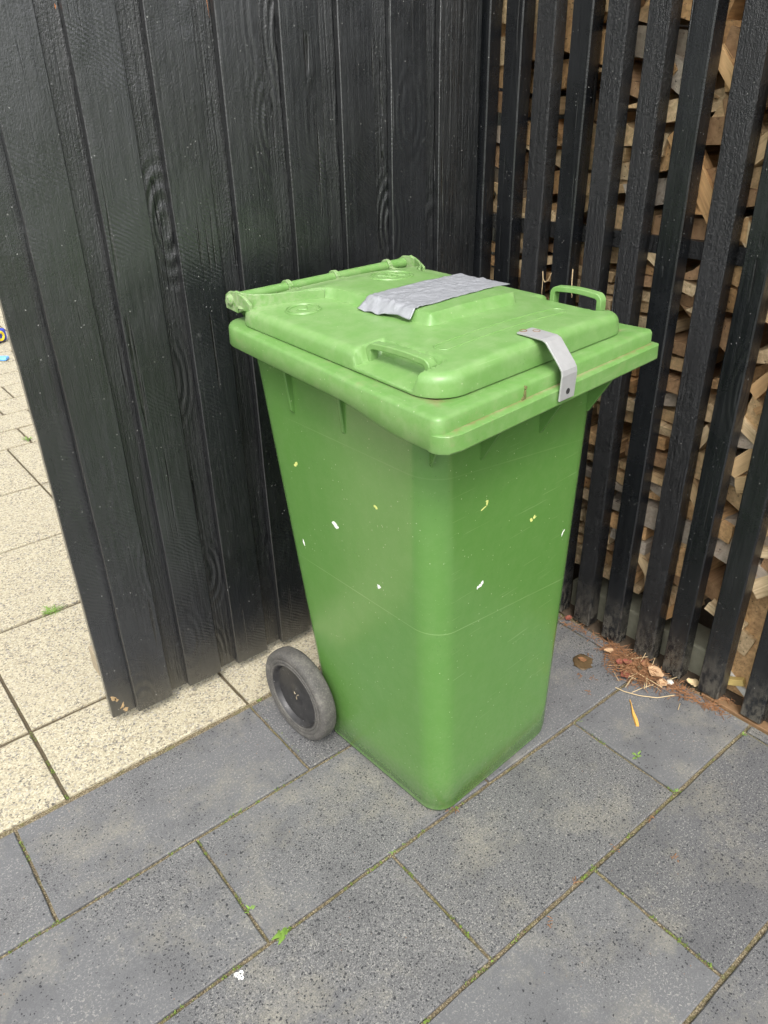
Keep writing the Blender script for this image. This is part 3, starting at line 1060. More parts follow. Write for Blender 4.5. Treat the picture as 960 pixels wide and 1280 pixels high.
# hinge: bar, loops, arms and pins
bar_v, bar_z = .5475, 1.0855
bm = bmesh.new()
tube(bm, [(-.250, bar_v, bar_z), (-.1, bar_v, bar_z), (.1, bar_v, bar_z), (.222, bar_v, bar_z)], .0118, 16)
hb = obj('handle_bar', bm, M['rim'], wb, smooth=True)
for u in (-.118, .010, .168):
    bm = bmesh.new()
    pts = [(u, bar_v + .0140 * math.cos(a), bar_z + .0140 * math.sin(a)) for a in [R(-60 + 22 * k) for k in range(12)]]
    pts += [(u, bar_v - .028, lid_top(u, .52) + RHv(.52) - .001), (u, bar_v - .045, lid_top(u, .50) + RHv(.50) - .002)]
    ribbon(bm, pts, (1, 0, 0), .010, .005)
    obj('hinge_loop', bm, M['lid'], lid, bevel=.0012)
for sgn, u in ((-1, -.254), (1, .226)):
    bm = bmesh.new()
    # side cheek: profile in (v,z), thickness in u
    prof = [(.567, 1.066), (.570, 1.080), (.565, 1.094), (.552, 1.1015), (.535, 1.103), (.515, 1.101), (.497, lid_top(u, .497) + RHv(.497) + .010), (.482, lid_top(u, .482) + RHv(.482) * .7),
            (.482, lid_top(u, .482) - .006), (.51, lid_top(u, .51) - .008), (.528, 1.062), (.545, 1.064)]
    f0 = [bm.verts.new((u - .0035, p[0], p[1])) for p in prof]
    f1 = [bm.verts.new((u + .0035, p[0], p[1])) for p in prof]
    bm.faces.new(f0); bm.faces.new(f1[::-1])
    for k in range(len(prof)):
        j = (k + 1) % len(prof)
        bm.faces.new((f0[k], f1[k], f1[j], f0[j]))
    obj('hinge_arm', bm, M['lid'], lid, bevel=.0012)
    if sgn > 0:
        continue
    bm = bmesh.new()
    tube(bm, [(u + sgn * .002, bar_v + .001, bar_z), (u + sgn * .007, bar_v + .001, bar_z), (u + sgn * .0105, bar_v + .001, bar_z)], [.0118, .0110, .006], 18)
    obj('hinge_pin', bm, M['lid'], lid, smooth=True)
    bm = bmesh.new()
    prof = [(.49, 1.033), (.560, 1.072), (.555, 1.094), (.540, 1.085), (.52, 1.05), (.49, 1.045)]
    uu = u - sgn * .014
    f0 = [bm.verts.new((uu - .004, p[0], p[1])) for p in prof]
    f1 = [bm.verts.new((uu + .004, p[0], p[1])) for p in prof]
    bm.faces.new(f0); bm.faces.new(f1[::-1])
    for k in range(len(prof)):
        j = (k + 1) % len(prof)
        bm.faces.new((f0[k], f1[k], f1[j], f0[j]))
    obj('hinge_lug', bm, M['body'], bin_body, bevel=.001)
# curled lip along the front of the hinge shelf (left and right)
for pts in ([(-.256, .530), (-.253, .512), (-.240, .492), (-.213, .473), (-.180, .459), (-.145, .443), (-.116, .427)], [(.228, .530), (.226, .512), (.214, .488), (.194, .462), (.163, .436)]):
    bm = bmesh.new()
    n = len(pts)
    loops = []
    for i, p in enumerate(pts):
        k = i / (n - 1)
        hh = RHB * .85 + .010 * (1 - k) ** 1.5 + .002
        z0 = lid_top(*p) - .004
        a = Vector(pts[max(0, i - 1)]); b = Vector(pts[min(n - 1, i + 1)])
        d = (b - a).normalized(); nn = Vector((-d.y, d.x)) * .0028
        q = Vector(p)
        loops.append([(q.x + nn.x, q.y + nn.y, z0), (q.x + nn.x, q.y + nn.y, z0 + hh + .003), (q.x - nn.x, q.y - nn.y, z0 + hh + .003), (q.x - nn.x, q.y - nn.y, z0)])
    loft(bm, loops)
    obj('hinge_lip', bm, M['lid'], lid, bevel=.0012)

# silver tape patched over the panel
bm = bmesh.new()
NU, NV = 110, 46
TC = Vector((.028, .255)); TA = R(3.0)
grid = []
for i in range(NU + 1):
    row = []
    for k in range(NV + 1):
        a = -.150 + .302 * i / NU
        hw = .064 + .004 * noise.noise(Vector((a * 22, 3.3, 0)))
        b = -hw + 2 * hw * k / NV
        if i in (0, 1): a += .007 * noise.noise(Vector((b * 22, 8.1, 0))) - .004 * (k / NV)
        u = TC.x + a * math.cos(TA) - b * math.sin(TA)
        v = TC.y + a * math.sin(TA) + b * math.cos(TA)
        # the sheet bridges the step of the panel
        kx = sstep(u, -.128, -.098)
        z = lid_top(u, v) + RH * kx * sstep(v, .140, .151)
        wr = noise.noise(Vector((u * 26, v * 70, 1.7))) * .0014 + noise.noise(Vector((u * 80, v * 30, 5.1))) * .0007
        fold = math.exp(-((u + .105) / .028) ** 2)
        wr += fold * (.0050 * abs(noise.noise(Vector((u * 46 + v * 30, v * 44 - u * 25, 9.4)))) + .0022 * abs(noise.noise(Vector((u * 90, v * 90 + u * 60, 2.2)))))
        wr += .0016 * abs(noise.noise(Vector((u * 34 + v * 60, v * 34 - u * 40, 4.4))))
        wr += .0012 * math.exp(-((b + .004 * math.sin(a * 30)) / .003) ** 2)
        row.append(bm.verts.new((u, v, z + .0022 + wr)))
    grid.append(row)
for i in range(NU):
    for k in range(NV):
        bm.faces.new((grid[i][k], grid[i + 1][k], grid[i + 1][k + 1], grid[i][k + 1]))
tp = obj('tape', bm, M['tape'], lid, smooth=True, angle=60)
md = tp.modifiers.new('solid', 'SOLIDIFY'); md.thickness = .0012; md.offset = -1
# bent metal strap holding the lid
bm = bmesh.new()
us = -.022
P3 = [(us + .003, .003, lid_top(us, .003) + .003), (us + .002, -.02, lid_top(us, -.02) + .0035), (us + .001, -.052, lid_top(us, -.05) + .003), (us, -.060, lid_top(us, -.05) + .0005),
      (us - .001, -.0915, 1.041), (us - .001, -.0965, 1.034), (us - .0015, -.0985, 1.026), (us - .004, -.0985, .983)]
ribbon(bm, P3, (1, 0, 0), .042, .0032)
st = obj('lid_strap', bm, M['steel'], wb, bevel=.0008)
for q, (du, v, rr_) in enumerate(((-.008, .0, .0062), (.008, -.016, .0062))):
    bm = bmesh.new()
    zz = lid_top(us, v) + .0052
    tube(bm, [(us + .004 + du + rr_ * math.cos(6.2832 * k / 24), v + rr_ * math.sin(6.2832 * k / 24), zz) for k in range(25)], .0006, 6)
    obj('rivet_ring', bm, M['sill'], st, smooth=True)
bm = bmesh.new()
tube(bm, [(us - .003, -.0996, .997), (us - .003, -.1005, .997)], .0052, 20)
obj('hole', bm, M['hole'], st)

# rust-brown blotch on the rim front
bm = bmesh.new()
for (cu, cz, w, h, sd) in ((-.118, 1.012, .0028, .007, 4), (-.121, 1.004, .004, .0026, 5), (-.117, 1.022, .002, .003, 6)):
    r_ = random.Random(sd); pts = []
    for k in range(9):
        t = 6.2832 * k / 9; q = 1 + r_.uniform(-.4, .4)
        pts.append((cu + w * math.cos(t) * q, cz + h * math.sin(t) * q))
    f0 = [bm.verts.new((p[0], -.0825, p[1])) for p in pts]
    f1 = [bm.verts.new((p[0], -.076, p[1])) for p in pts]
    bm.faces.new(f0)
    for k in range(9):
        bm.faces.new((f0[k], f0[(k + 1) % 9], f1[(k + 1) % 9], f1[k]))
obj('dirt_blotch', bm, M['grime'], rim)

# axle and wheels
bm = bmesh.new()
tube(bm, [(-.262, .440, .124), (.262, .440, .124)], .011, 14)
obj('axle', bm, M['hub'], wb, smooth=True)
bm = bmesh.new()
box(bm, -.15, .15, .395, .47, .09, .15)
obj('axle_housing', bm, M['body'], bin_body, bevel=.008)


def lathe(bm, prof, cx, n=64):
    """prof: list of (u offset, radius) turned about the axle line"""
    loops = []
    for k in range(n):
        a = 6.28318 * k / n
        loops.append([(cx + p[0] * 1.1, .440 + p[1] * 1.083 * math.cos(a), .124 + p[1] * 1.083 * math.sin(a)) for p in prof])
    vsn = [[bm.verts.new(p) for p in l] for l in loops]
    for k in range(n):
        A, B = vsn[k], vsn[(k + 1) % n]
        for i in range(len(prof) - 1):
            bm.faces.new((A[i], A[i + 1], B[i + 1], B[i]))


for sgn in (-1, 1):
    w = thing_w = bpy.data.objects.new('wheel', None)
    COL.objects.link(w); w.parent = wb
    cx = sgn * .2560
    s = sgn
    bm = bmesh.new()
    prof = [(s * .018, .080), (s * .0205, .0815), (s * .0210, .085), (s * .0192, .0868), (s * .0210, .0885), (s * .0208, .094), (s * .0192, .0955), (s * .0206, .0975), (s * .0202, .104), (s * .0188, .1085), (s * .0155, .1118), (s * .011, .1135), (s * .004, .1145), (-s * .004, .1145), (-s * .011, .1135), (-s * .0155, .1118), (-s * .0188, .1085),
            (-s * .0206, .100), (-s * .021, .09), (-s * .020, .084), (-s * .01, .080), (s * .01, .080), (s * .018, .080)]
    lathe(bm, prof, cx, 72)
    obj('tyre', bm, M['rubber'], w, smooth=True, angle=50)
    bm = bmesh.new()
    prof = [(s * .0185, .0805), (s * .0165, .078), (s * .011, .0755), (s * .0075, .073), (s * .0065, .066), (s * .0060, .030), (s * .0065, .018), (s * .009, .014), (s * .0100, .006), (s * .0100, .0005)]
    lathe(bm, prof, cx, 72)
    hub = obj('hub', bm, M['hub'], w, smooth=True, angle=40)
    bm = bmesh.new()
    for k in range(3):
        a = 2.1 * k + .5
        tube(bm, [(cx + s * .0118, .440 + .004 * math.cos(a), .124 + .004 * math.sin(a)), (cx + s * .0112, .440 + .010 * math.cos(a), .124 + .013 * math.sin(a))], .0013, 6)
    obj('hub_cap', bm, M['edge_timber'], w)

# ------------------------------------------------------------------ things in the log store bottom
bm = bmesh.new()
box(bm, 1.700, 1.80, .70, 1.20, -.02, .085)
tag(obj('concrete_block', bm, M['concrete'], bevel=.006), 'pale mossy concrete block on the ground under the firewood', 'block')
bm = bmesh.new()
box(bm, 1.631, 1.662, .44, .700, -.02, .0035)
tag(obj('timber_sill', bm, M['sill'], bevel=.002), 'brown timber edging strip on the ground along the slat fence foot', 'edging')
bm = bmesh.new()
box(bm, -.016, .016, -.045, .045, 0, .33)
o = obj('timber_plank', bm, M['wood_orange'], bevel=.003)
o.location = (1.722, .638, -.004); o.rotation_euler = (R(-2), R(3), 0)
tag(o, 'long upright orange brown plank on end at the lower right slat gap', 'plank')
bm = bmesh.new()
box(bm, -.009, .009, -.055, .055, 0, .018)
o = obj('painted_offcut', bm, M['cream'], bevel=.001)
o.location = (1.693, .672, .022); o.rotation_euler = (R(-24), 0, R(8))
tag(o, 'yellow painted wood offcut lying low between the last slats', 'offcut')
bm = bmesh.new()
box(bm, -.012, .012, -.06, .06, 0, .016)
o = obj('painted_offcut', bm, M['white'], bevel=.001)
o.location = (1.715, .655, .030); o.rotation_euler = (R(30), 0, R(-6))
tag(o, 'white painted wood offcut lying behind the yellow one', 'offcut')

# ------------------------------------------------------------------ firewood
LOGS = []
def add_log(y0, y1, z0, z1, mode, seed, loose=0):
    """one split log filling about y0..y1, z0..z1; mode 'end' shows its sawn end, 'side' lies along the fence"""
    r_ = random.Random(seed)
    w, h = y1 - y0, z1 - z0
    gap = .0052
    c = [(-w / 2 + gap, -h / 2 + gap), (w / 2 - gap, -h / 2 + gap), (w / 2 - gap, h / 2 - gap), (-w / 2 + gap, h / 2 - gap)]
    typ = r_.random()
    if mode == 'end' and typ < .38 and h > .05:           # wedge
        k = r_.choice((0, 1, 2, 3))
        a, b = c[k - 1], c[(k + 1) % 4]
        c[k] = (a[0] * .5 + b[0] * .5 + r_.uniform(-.006, .006), a[1] * .5 + b[1] * .5 + r_.uniform(-.006, .006))
    j = min(w, h) * .13
    c = [(p[0] + r_.uniform(-j, j), p[1] + r_.uniform(-j * .6, j * .6)) for p in c]
    # extra points so the outline is not four straight lines
    cc = []
    for k in range(4):
        a, b = Vector(c[k]), Vector(c[(k + 1) % 4])
        cc.append(a); cc.append(a.lerp(b, r_.uniform(.35, .65)) + Vector((r_.uniform(-j, j), r_.uniform(-j, j))) * .35)
    depth = r_.uniform(.26, .33) if mode == 'end' else r_.uniform(.06, .10)
    xf = 1.688 + r_.uniform(-.008, .022)
    if mode == 'side': xf = 1.740 + r_.uniform(-.010, .02)
    if loose:
        xf = 1.694 + r_.uniform(-.006, .012)
        if mode == 'end': depth = r_.uniform(.10, .20)
        else: depth = r_.uniform(.035, .06)
    bm = bmesh.new()
    loops = []
    n = 5
    sl = (r_.uniform(-.16, .16), r_.uniform(-.16, .16))
    if loose: sl = (r_.uniform(-.1, .1), r_.uniform(-.1, .1))
    elif r_.random() < .25: sl = (r_.uniform(-.5, .5), r_.uniform(-.5, .5))
    for k in range(n + 1):
        x = depth * k / n
        sc = 1 - .05 * r_.random()
        loops.append([(x + (p.x * sl[0] + p.y * sl[1]) * (1 - k / n), p.x * sc + r_.uniform(-1, 1) * j * .12, p.y * sc + r_.uniform(-1, 1) * j * .12) for p in cc])
    loft(bm, loops)
    if mode == 'side':                                    # grain runs along y: build with local x = length
        for v in bm.verts:
            v.co = Vector((v.co.y, -v.co.x, v.co.z))
    t = r_.random()
    y_ = (y0 + y1) / 2; z_ = (z0 + z1) / 2
    if y_ < .80 and z_ < .7:
        mt = 'wood_grey' if t < .34 else 'wood_pale' if t < .72 else 'wood_orange' if t < .86 else 'wood_brown'
    else:
        mt = 'wood_pale' if t < .46 else 'wood_orange' if t < .72 else 'wood_brown' if t < .90 else 'wood_grey'
    o = obj('split_log', bm, M[mt])
    o.location = (xf, (y0 + y1) / 2, (z0 + z1) / 2)
    o.rotation_euler = (0, 0, 0)
    if mode == 'side':
        o.rotation_euler = (0, 0, -R(90))
        bmx = o
    tilt = r_.uniform(-.07, .07)
    jum = sstep(.98 - y_, 0, .3) * (1 if z_ < 1.0 else .6)
    tilt += (r_.choice((-1, 1)) * r_.uniform(.15, 1.15) if loose else r_.uniform(-.28, .28) * (0.25 if (y_ > .86 and z_ < 1.0) else 1))
    yawj = r_.uniform(-.06, .06) + (0 if loose else jum * r_.uniform(-.2, .2))
    Mx = Matrix.Rotation(tilt, 4, 'X') @ Matrix.Rotation(yawj, 4, 'Z')
    if mode == 'side': Mx = Mx @ Matrix.Rotation(-math.pi / 2, 4, 'Z')
    Mx.translation = o.location
    low_x = min((Mx @ v.co).x for v in o.data.vertices)
    if low_x < 1.678: Mx.translation.x += 1.678 - low_x
    o.matrix_world = Mx
    o['tone'] = mt[5:]
    o['shape'] = 'wedge' if (mode == 'end' and typ < .38 and h > .05) else ('flat' if h < .055 else 'thick') if mode == 'end' else 'long'
    LOGS.append(o)
lr = random.Random(5)
# rear layer: rows of sawn ends, neat and thin low down near the corner, rougher elsewhere
z = .004
row = 0
while z < 1.80:
    h = lr.uniform(.052, .090)
    y = .34 + lr.uniform(0, .06)
    while y < 1.64:
        neat = y > .86 and z < 1.0
        w = lr.uniform(.10, .19)
        if y + w > 1.70: w = 1.70 - y
        if w < .05: break
        zz = z + .008 * math.sin(y * 9 + row)
        if not (z < .085 and y + w > .70 and y < 1.20) and not (z < .34 and y < .69 and y + w > .55):
            if neat:
                add_log(y, y + w, zz, zz + h * .5, 'end', row * 100 + int(y * 100), 0)
                if lr.random() < .8: add_log(y + .01, y + w, zz + h * .5, zz + h, 'end', row * 100 + int(y * 100) + 50000, 0)
            else:
                add_log(y, y + w, zz, zz + h, 'end', row * 100 + int(y * 100), 0)
        y += w
    z += h * .97
    row += 1
# front layer: loose split pieces leaning at all angles
for q in range(112):
    y, z = lr.uniform(.42, 1.62), lr.uniform(.14, 1.74)
    if y > .90 and z < .98 and lr.random() < .85: continue
    side = lr.random() < .5
    w = lr.uniform(.11, .24) if side else lr.uniform(.06, .12)
    h = lr.uniform(.030, .060) if side else lr.uniform(.045, .09)
    add_log(y - w / 2, y + w / 2, z - h / 2, z + h / 2, 'side' if side else 'end', 9000 + q, 1)

# ------------------------------------------------------------------ litter, weeds and small things on the paving
lt = random.Random(21)
def needles(bm, n, cx, cy, sx, sy, hgt, ang, r_, lmin=.012, lmax=.045):
    for _ in range(n):
        x = cx + r_.gauss(0, sx) * math.cos(ang) - r_.gauss(0, sy) * math.sin(ang)
        y = cy + r_.gauss(0, sx) * math.sin(ang) + r_.gauss(0, sy) * math.cos(ang)
        if x > 1.625 and r_.random() < .6: x = 1.62 - r_.random() * .03
        L_ = r_.uniform(lmin, lmax); a = r_.uniform(0, 6.283)
        fall = math.exp(-(((x - cx) ** 2 + (y - cy) ** 2) / (sx * sx * 3)))
        z = .0015 + r_.random() * hgt * fall
        p0 = Vector((x, y, z)); d = Vector((math.cos(a), math.sin(a), r_.uniform(-.15, .25))) * L_
        p1 = p0 + d * .5 + Vector((0, 0, r_.uniform(0, .004))); p2 = p0 + d
        for p in (p0, p1, p2): p.z = max(p.z, .0012)
        tube(bm, [p0, p1, p2], r_.uniform(.0005, .0011), 4)
def leaf(name, label, mat, x, y, size, ang, curl, seed, z=.004, cat='leaf'):
    r_ = random.Random(seed)
    bm = bmesh.new()
    rows = []
    for i in range(9):
        t = i / 8
        wd = math.sin(math.pi * min(1, t * .93 + .04)) ** .8 * .42 * (1 + r_.uniform(-.22, .22))
        row = []
        for k in range(5):
            s = (k - 2) / 2
            row.append(bm.verts.new(((t - .5) * size, s * wd * size * (1 + .1 * r_.uniform(-1, 1)), curl * size * (s * s * .5 + (t - .5) ** 2 * .8) + r_.uniform(-.015, .02) * size)))
        rows.append(row)
    for i in range(8):
        for k in range(4):
            bm.faces.new((rows[i][k], rows[i + 1][k], rows[i + 1][k + 1], rows[i][k + 1]))
    o = obj(name, bm, mat, smooth=True, angle=80)
    mdx = o.modifiers.new('thick', 'SOLIDIFY'); mdx.thickness = .0006
    o.location = (x, y, z); o.rotation_euler = ((0, 0, ang) if name == 'wet_leaf' else (r_.uniform(-.15, .15), r_.uniform(-.2, .1), ang))
    return tag(o, label, cat)

bm = bmesh.new()
needles(bm, 900, 1.575, .868, .036, .022, .022, R(95), lt)
needles(bm, 160, 1.600, .945, .030, .012, .006, R(95), lt)
needles(bm, 120, 1.598, .745, .030, .014, .004, R(95), lt, .008, .03)
needles(bm, 60, 1.61, 1.08, .05, .01, .003, R(95), lt, .008, .03)
needles(bm, 90, 1.655, .655, .02, .02, .008, R(95), lt, .008, .03)
tag(obj('needle_litter', bm, M['needle']), 'heap of dry brown needles and twigs against the slat fence foot', 'litter', kind='stuff')
for q in range(14):
    leaf('dry_leaf', 'small crumpled reddish brown leaf scrap mixed into the needle heap', M[('leaf_red', 'leaf_wet', 'needle', 'leaf_dry')[q % 4]], 1.572 + lt.gauss(0, .020), .868 + lt.gauss(0, .040), lt.uniform(.014, .030), lt.uniform(0, 6.28), lt.uniform(.2, .7), 60 + q, .010 + lt.random() * .012)['group'] = 'leaf scraps in the needle heap'
bm = bmesh.new()
needles(bm, 28, 1.578, .86, .045, .026, .018, R(95), lt, .03, .075)
tag(obj('straw_litter', bm, M['straw']), 'pale dry straw stems lying on the brown needle heap', 'litter', kind='stuff')
# tiny debris caught in joints
bm = bmesh.new()
spots = [(.848, .86), (.819, .531), (1.129, .458), (1.40, .9), (1.46, .93), (.86, .852), (1.06, .555), (1.18, .553), (.93, .556), (1.53, .99), (1.44, .96)]
for (x, y) in spots:
    needles(bm, 5, x, y, .006, .005, .002, 0, lt, .003, .012)
tag(obj('joint_debris', bm, M['needle']), 'tiny reddish dry scraps scattered along the paving joints', 'debris', kind='stuff')


leaf('dry_leaf', 'large pale tan curled dry leaf on top of the needle heap', M['leaf_dry'], 1.592, .820, .046, R(100), .35, 2, .014)
leaf('dry_leaf', 'small tan dry leaf at the right end of the needle heap', M['leaf_dry'], 1.578, .786, .032, R(20), .3, 3, .008)
leaf('dry_leaf', 'pale pinkish dry leaf wedged between two slat feet', M['straw'], 1.640, .732, .036, R(120), .3, 4, .010)
leaf('dry_leaf', 'dark red dry leaf in the middle of the needle heap', M['leaf_red'], 1.528, .870, .030, R(60), .3, 5, .010)
leaf('dry_leaf', 'orange brown dry leaf scrap at the slat foot nearest the bin', M['leaf_red'], 1.618, 1.140, .024, R(10), .3, 6, .008)
leaf('wet_leaf', 'dark wet brown leaf patch on the slab right of the bin', M['leaf_wet'], 1.492, .985, .070, R(40), .02, 7, .003)
leaf('dry_leaf', 'thin brown leaf scrap lying across the dark wet leaf', M['needle'], 1.497, .992, .026, R(130), .1, 9, .006)

bm = bmesh.new()
loops = []
for k in range(9):
    t = k / 8
    wd = .0045 * (.7 + .5 * math.sin(t * 5 + .4))
    x = .0008 * math.sin(t * 9)
    loops.append([(x - wd, t * .094, 0), (x + wd, t * .094, 0), (x + wd * .8, t * .094, .004), (x - wd * .7, t * .094, .0045)])
loft(bm, loops)
o = obj('wood_chip', bm, M['chip'])
o.location = (1.398, .738, .0015); o.rotation_euler = (0, 0, math.atan2(.073, .068) - math.pi / 2)
tag(o, 'thin yellow wood splinter lying on the grey slab below the needle heap', 'wood splinter')
bm = bmesh.new()
bmesh.ops.create_icosphere(bm, subdivisions=2, radius=.009)
for v in bm.verts:
    v.co *= 1 + .3 * noise.noise(v.co * 160); v.co.z *= .8
o = obj('pebble', bm, M['pebble'], smooth=True)
o.location = (1.600, .775, .008)
tag(o, 'small whitish pebble at the right edge of the needle heap', 'pebble')
bm = bmesh.new()
bmesh.ops.create_icosphere(bm, subdivisions=2, radius=.011)
for v in bm.verts:
    v.co *= 1 + .3 * noise.noise(v.co * 140); v.co.z *= .7
o = obj('pebble', bm, M['pebble'], smooth=True)
o.location = (.419, 1.655, .010)
tag(o, 'pale round pebble under the left end of the board fence', 'pebble')
bm = bmesh.new()
for (dx, dy, r_) in ((0, 0, .005), (.005, .004, .0042), (-.003, .006, .004), (.002, -.005, .003)):
    c0 = [bm.verts.new((dx + r_ * math.cos(6.2832 * k / 10) * (1 + .2 * math.sin(k * 2.3)), dy + r_ * math.sin(6.2832 * k / 10), .0028)) for k in range(10)]
    c1 = [bm.verts.new((v.co.x * 1.1, v.co.y * 1.1, 0)) for v in c0]
    bm.faces.new(c0)
    for k in range(10):
        bm.faces.new((c0[k], c0[(k + 1) % 10], c1[(k + 1) % 10], c1[k]))
o = obj('bird_dropping', bm, M['white'])
o.location = (.292, .835, .0005)
tag(o, 'small white bird dropping on the front grey slab', 'bird dropping')
bm = bmesh.new()
tube(bm, [(1.475, .862, .003), (1.478, .835, .005), (1.495, .80, .005), (1.525, .765, .004), (1.57, .742, .003)], .0011, 6)
tag(obj('dry_straw', bm, M['straw'], smooth=True), 'long pale curved straw stem on the slab in front of the needle heap', 'straw')
# threads of straw caught on the slats just above the bin
for (y, z0, lab) in ((1.343, .986, 'frayed looped pale thread caught on a slat above the bin lid'), (1.258, .985, 'short straight pale thread hanging on a slat beside the lid grip')):
    bm = bmesh.new()
    if 'looped' in lab:
        tube(bm, [(SX - .003, y + .012, z0 + .03), (SX - .005, y + .008, z0 + .012), (SX - .006, y, z0 + .004), (SX - .005, y - .010, z0 + .010), (SX - .004, y - .018, z0 + .03)], .0010, 5)
        tube(bm, [(SX - .005, y + .008, z0 + .014), (SX - .003, y + .010, z0 - .02), (SX - .003, y + .009, z0 - .05)], .0008, 5)
    else:
        tube(bm, [(SX - .003, y, z0 + .05), (SX - .005, y - .002, z0 + .02), (SX - .004, y - .006, z0 - .02)], [.0014, .0012, .0006], 5)
    tag(obj('straw_thread', bm, M['straw'], smooth=True), lab, 'thread')


def weed(name, label, x, y, n, size, seed, spread=1.0, mat='weed', lean=None):
    r_ = random.Random(seed)
    bm = bmesh.new()
    for q in range(n):
        a = r_.uniform(0, 6.283) if lean is None else lean + r_.uniform(-.5, .5)
        L_ = size * r_.uniform(.5, 1.0); w = L_ * (r_.uniform(.06, .10) if 'tuft' in name else r_.uniform(.16, .30))
        el_ = r_.uniform(.15, .9)
        d = Vector((math.cos(a), math.sin(a), 0)); s = Vector((-d.y, d.x, 0))
        o_ = Vector((r_.uniform(-1, 1) * size * .15 * spread, r_.uniform(-1, 1) * size * .15 * spread, 0))
        prev = None
        for k in range(5):
            t = k / 4
            p = o_ + d * L_ * t * math.cos(el_) + Vector((0, 0, .002 + L_ * (t * math.sin(el_) - .5 * t * t * math.sin(el_))))
            ww = w * math.sin(math.pi * (.12 + .86 * t)) * .5
            cur = (bm.verts.new(p - s * ww), bm.verts.new(p + s * ww))
            if prev: bm.faces.new((prev[0], prev[1], cur[1], cur[0]))
            prev = cur
    o = obj(name, bm, M[mat], smooth=True, recalc=False)
    o.location = (x, y, -.003)
    return tag(o, label, 'weed')
weed('weed', 'bright green leafy weed in the joint at the front', .404, .858, 13, .036, 1, 1.6, 'weed', R(205))
weed('grass_tuft', 'green grass tuft growing in a beige paving joint by the fence', .407, 2.240, 46, .042, 2, 2.4)
weed('weed', 'small sprig of weed in the joint right of the bin', 1.312, .682, 8, .022, 3, 1.2)
weed('weed', 'tiny green weed in the joint nearest the bin foot', 1.300, .846, 5, .011, 4)
weed('weed', 'green weed in the joint in front of the dark slab edge', .374, .940, 6, .018, 5, 1.4)
weed('weed', 'small weed where the grey slabs meet the slat fence', 1.580, .552, 6, .013, 6)
weed('weed', 'tiny weed at the joint corner below the bin', .680, .857, 5, .010, 7)
weed('weed', 'little weed at the joint crossing on the right slabs', 1.294, .557, 5, .012, 8)
weed('weed', 'grass sprig in the far beige joint beside the toy', .79, 3.74, 10, .045, 9, 1.6)

# moss in the joints: many small tufts, one object
bm = bmesh.new()
mr = random.Random(33)
def moss_blob(x, y, r_):
    for _ in range(6):
        a = mr.uniform(0, 6.283); q = mr.random() * r_
        c = Vector((x + math.cos(a) * q, y + math.sin(a) * q, mr.uniform(-.0065, .0010)))
        s = r_ * mr.uniform(.35, .7)
        vs_ = [bm.verts.new(c + Vector((mr.uniform(-s, s), mr.uniform(-s, s), mr.uniform(-.001, .0022)))) for _ in range(4)]
        bm.faces.new(vs_[:3]); bm.faces.new((vs_[0], vs_[2], vs_[3]))
def moss_line(x0, y0, x1, y1, dens):
    L_ = math.hypot(x1 - x0, y1 - y0)
    for _ in range(int(L_ * dens)):
        t = mr.random()
        x, y = x0 + (x1 - x0) * t, y0 + (y1 - y0) * t
        if noise.noise(Vector((x * 13, y * 13, 2))) > -.02:
            moss_blob(x + mr.gauss(0, .0018), y + mr.gauss(0, .0018), mr.uniform(.0018, .0050))
for yy in (.556, .8555, 1.1646): moss_line(-.4, yy, 1.0, yy, 110)
moss_line(1.0, .556, 1.5, .556, 40)
for (x, y0, y1) in ((.0643, 1.165, 1.45), (.369, .857, 1.163), (.6765, .557, .854), (1.287, .557, .854), (.982, .262, .555), (.187, 1.46, 2.0), (.684, 1.18, 1.44)): moss_line(x, y0, x, y1, 130)
moss_line(.66, 1.46, .72, 1.455, 300)
moss_line(.68, 1.47, .66, 1.60, 150)
tag(obj('moss', bm, M['moss'], recalc=False), 'green moss growing in the paving joints', 'moss', kind='stuff')

# ------------------------------------------------------------------ toy at the far left
toy = thing('toy', 'blue plastic toy with a yellow round port on the far beige paving', 'toy', (1.080, 5.60, .004), R(38))
bm = bmesh.new()
box(bm, -.30, .10, -.10, .10, .0, .085)
obj('toy_base', bm, M['blue'], toy, bevel=.02, segs=3)
bm = bmesh.new()
box(bm, -.26, .07, -.085, .085, .083, .125)
obj('toy_top', bm, M['sky_blue'], toy, bevel=.018, segs=3)
bm = bmesh.new()
tube(bm, [(.03 + .026 * math.cos(6.2832 * k / 20), -.1005, .045 + .026 * math.sin(6.2832 * k / 20)) for k in range(21)], .009, 8)
obj('toy_ring', bm, M['yellow'], toy, smooth=True)
bm = bmesh.new()
loops = []
for k in range(21):
    t = k / 20
    loops.append([(-.45 + .45 * t, -.025 + .004 * math.sin(k * 1.9), 0), (-.45 + .45 * t, .025 + .004 * math.sin(k * 1.9), 0), (-.45 + .45 * t, .022, .02), (-.45 + .45 * t, -.022, .02)])
loft(bm, loops)
o = obj('foam_strip', bm, M['sky_blue'], bevel=.006)
o.location = (1.085, 5.12, .004); o.rotation_euler = (0, 0, R(-40))
tag(o, 'flat light blue foam strip lying on the paving before the toy', 'foam strip')

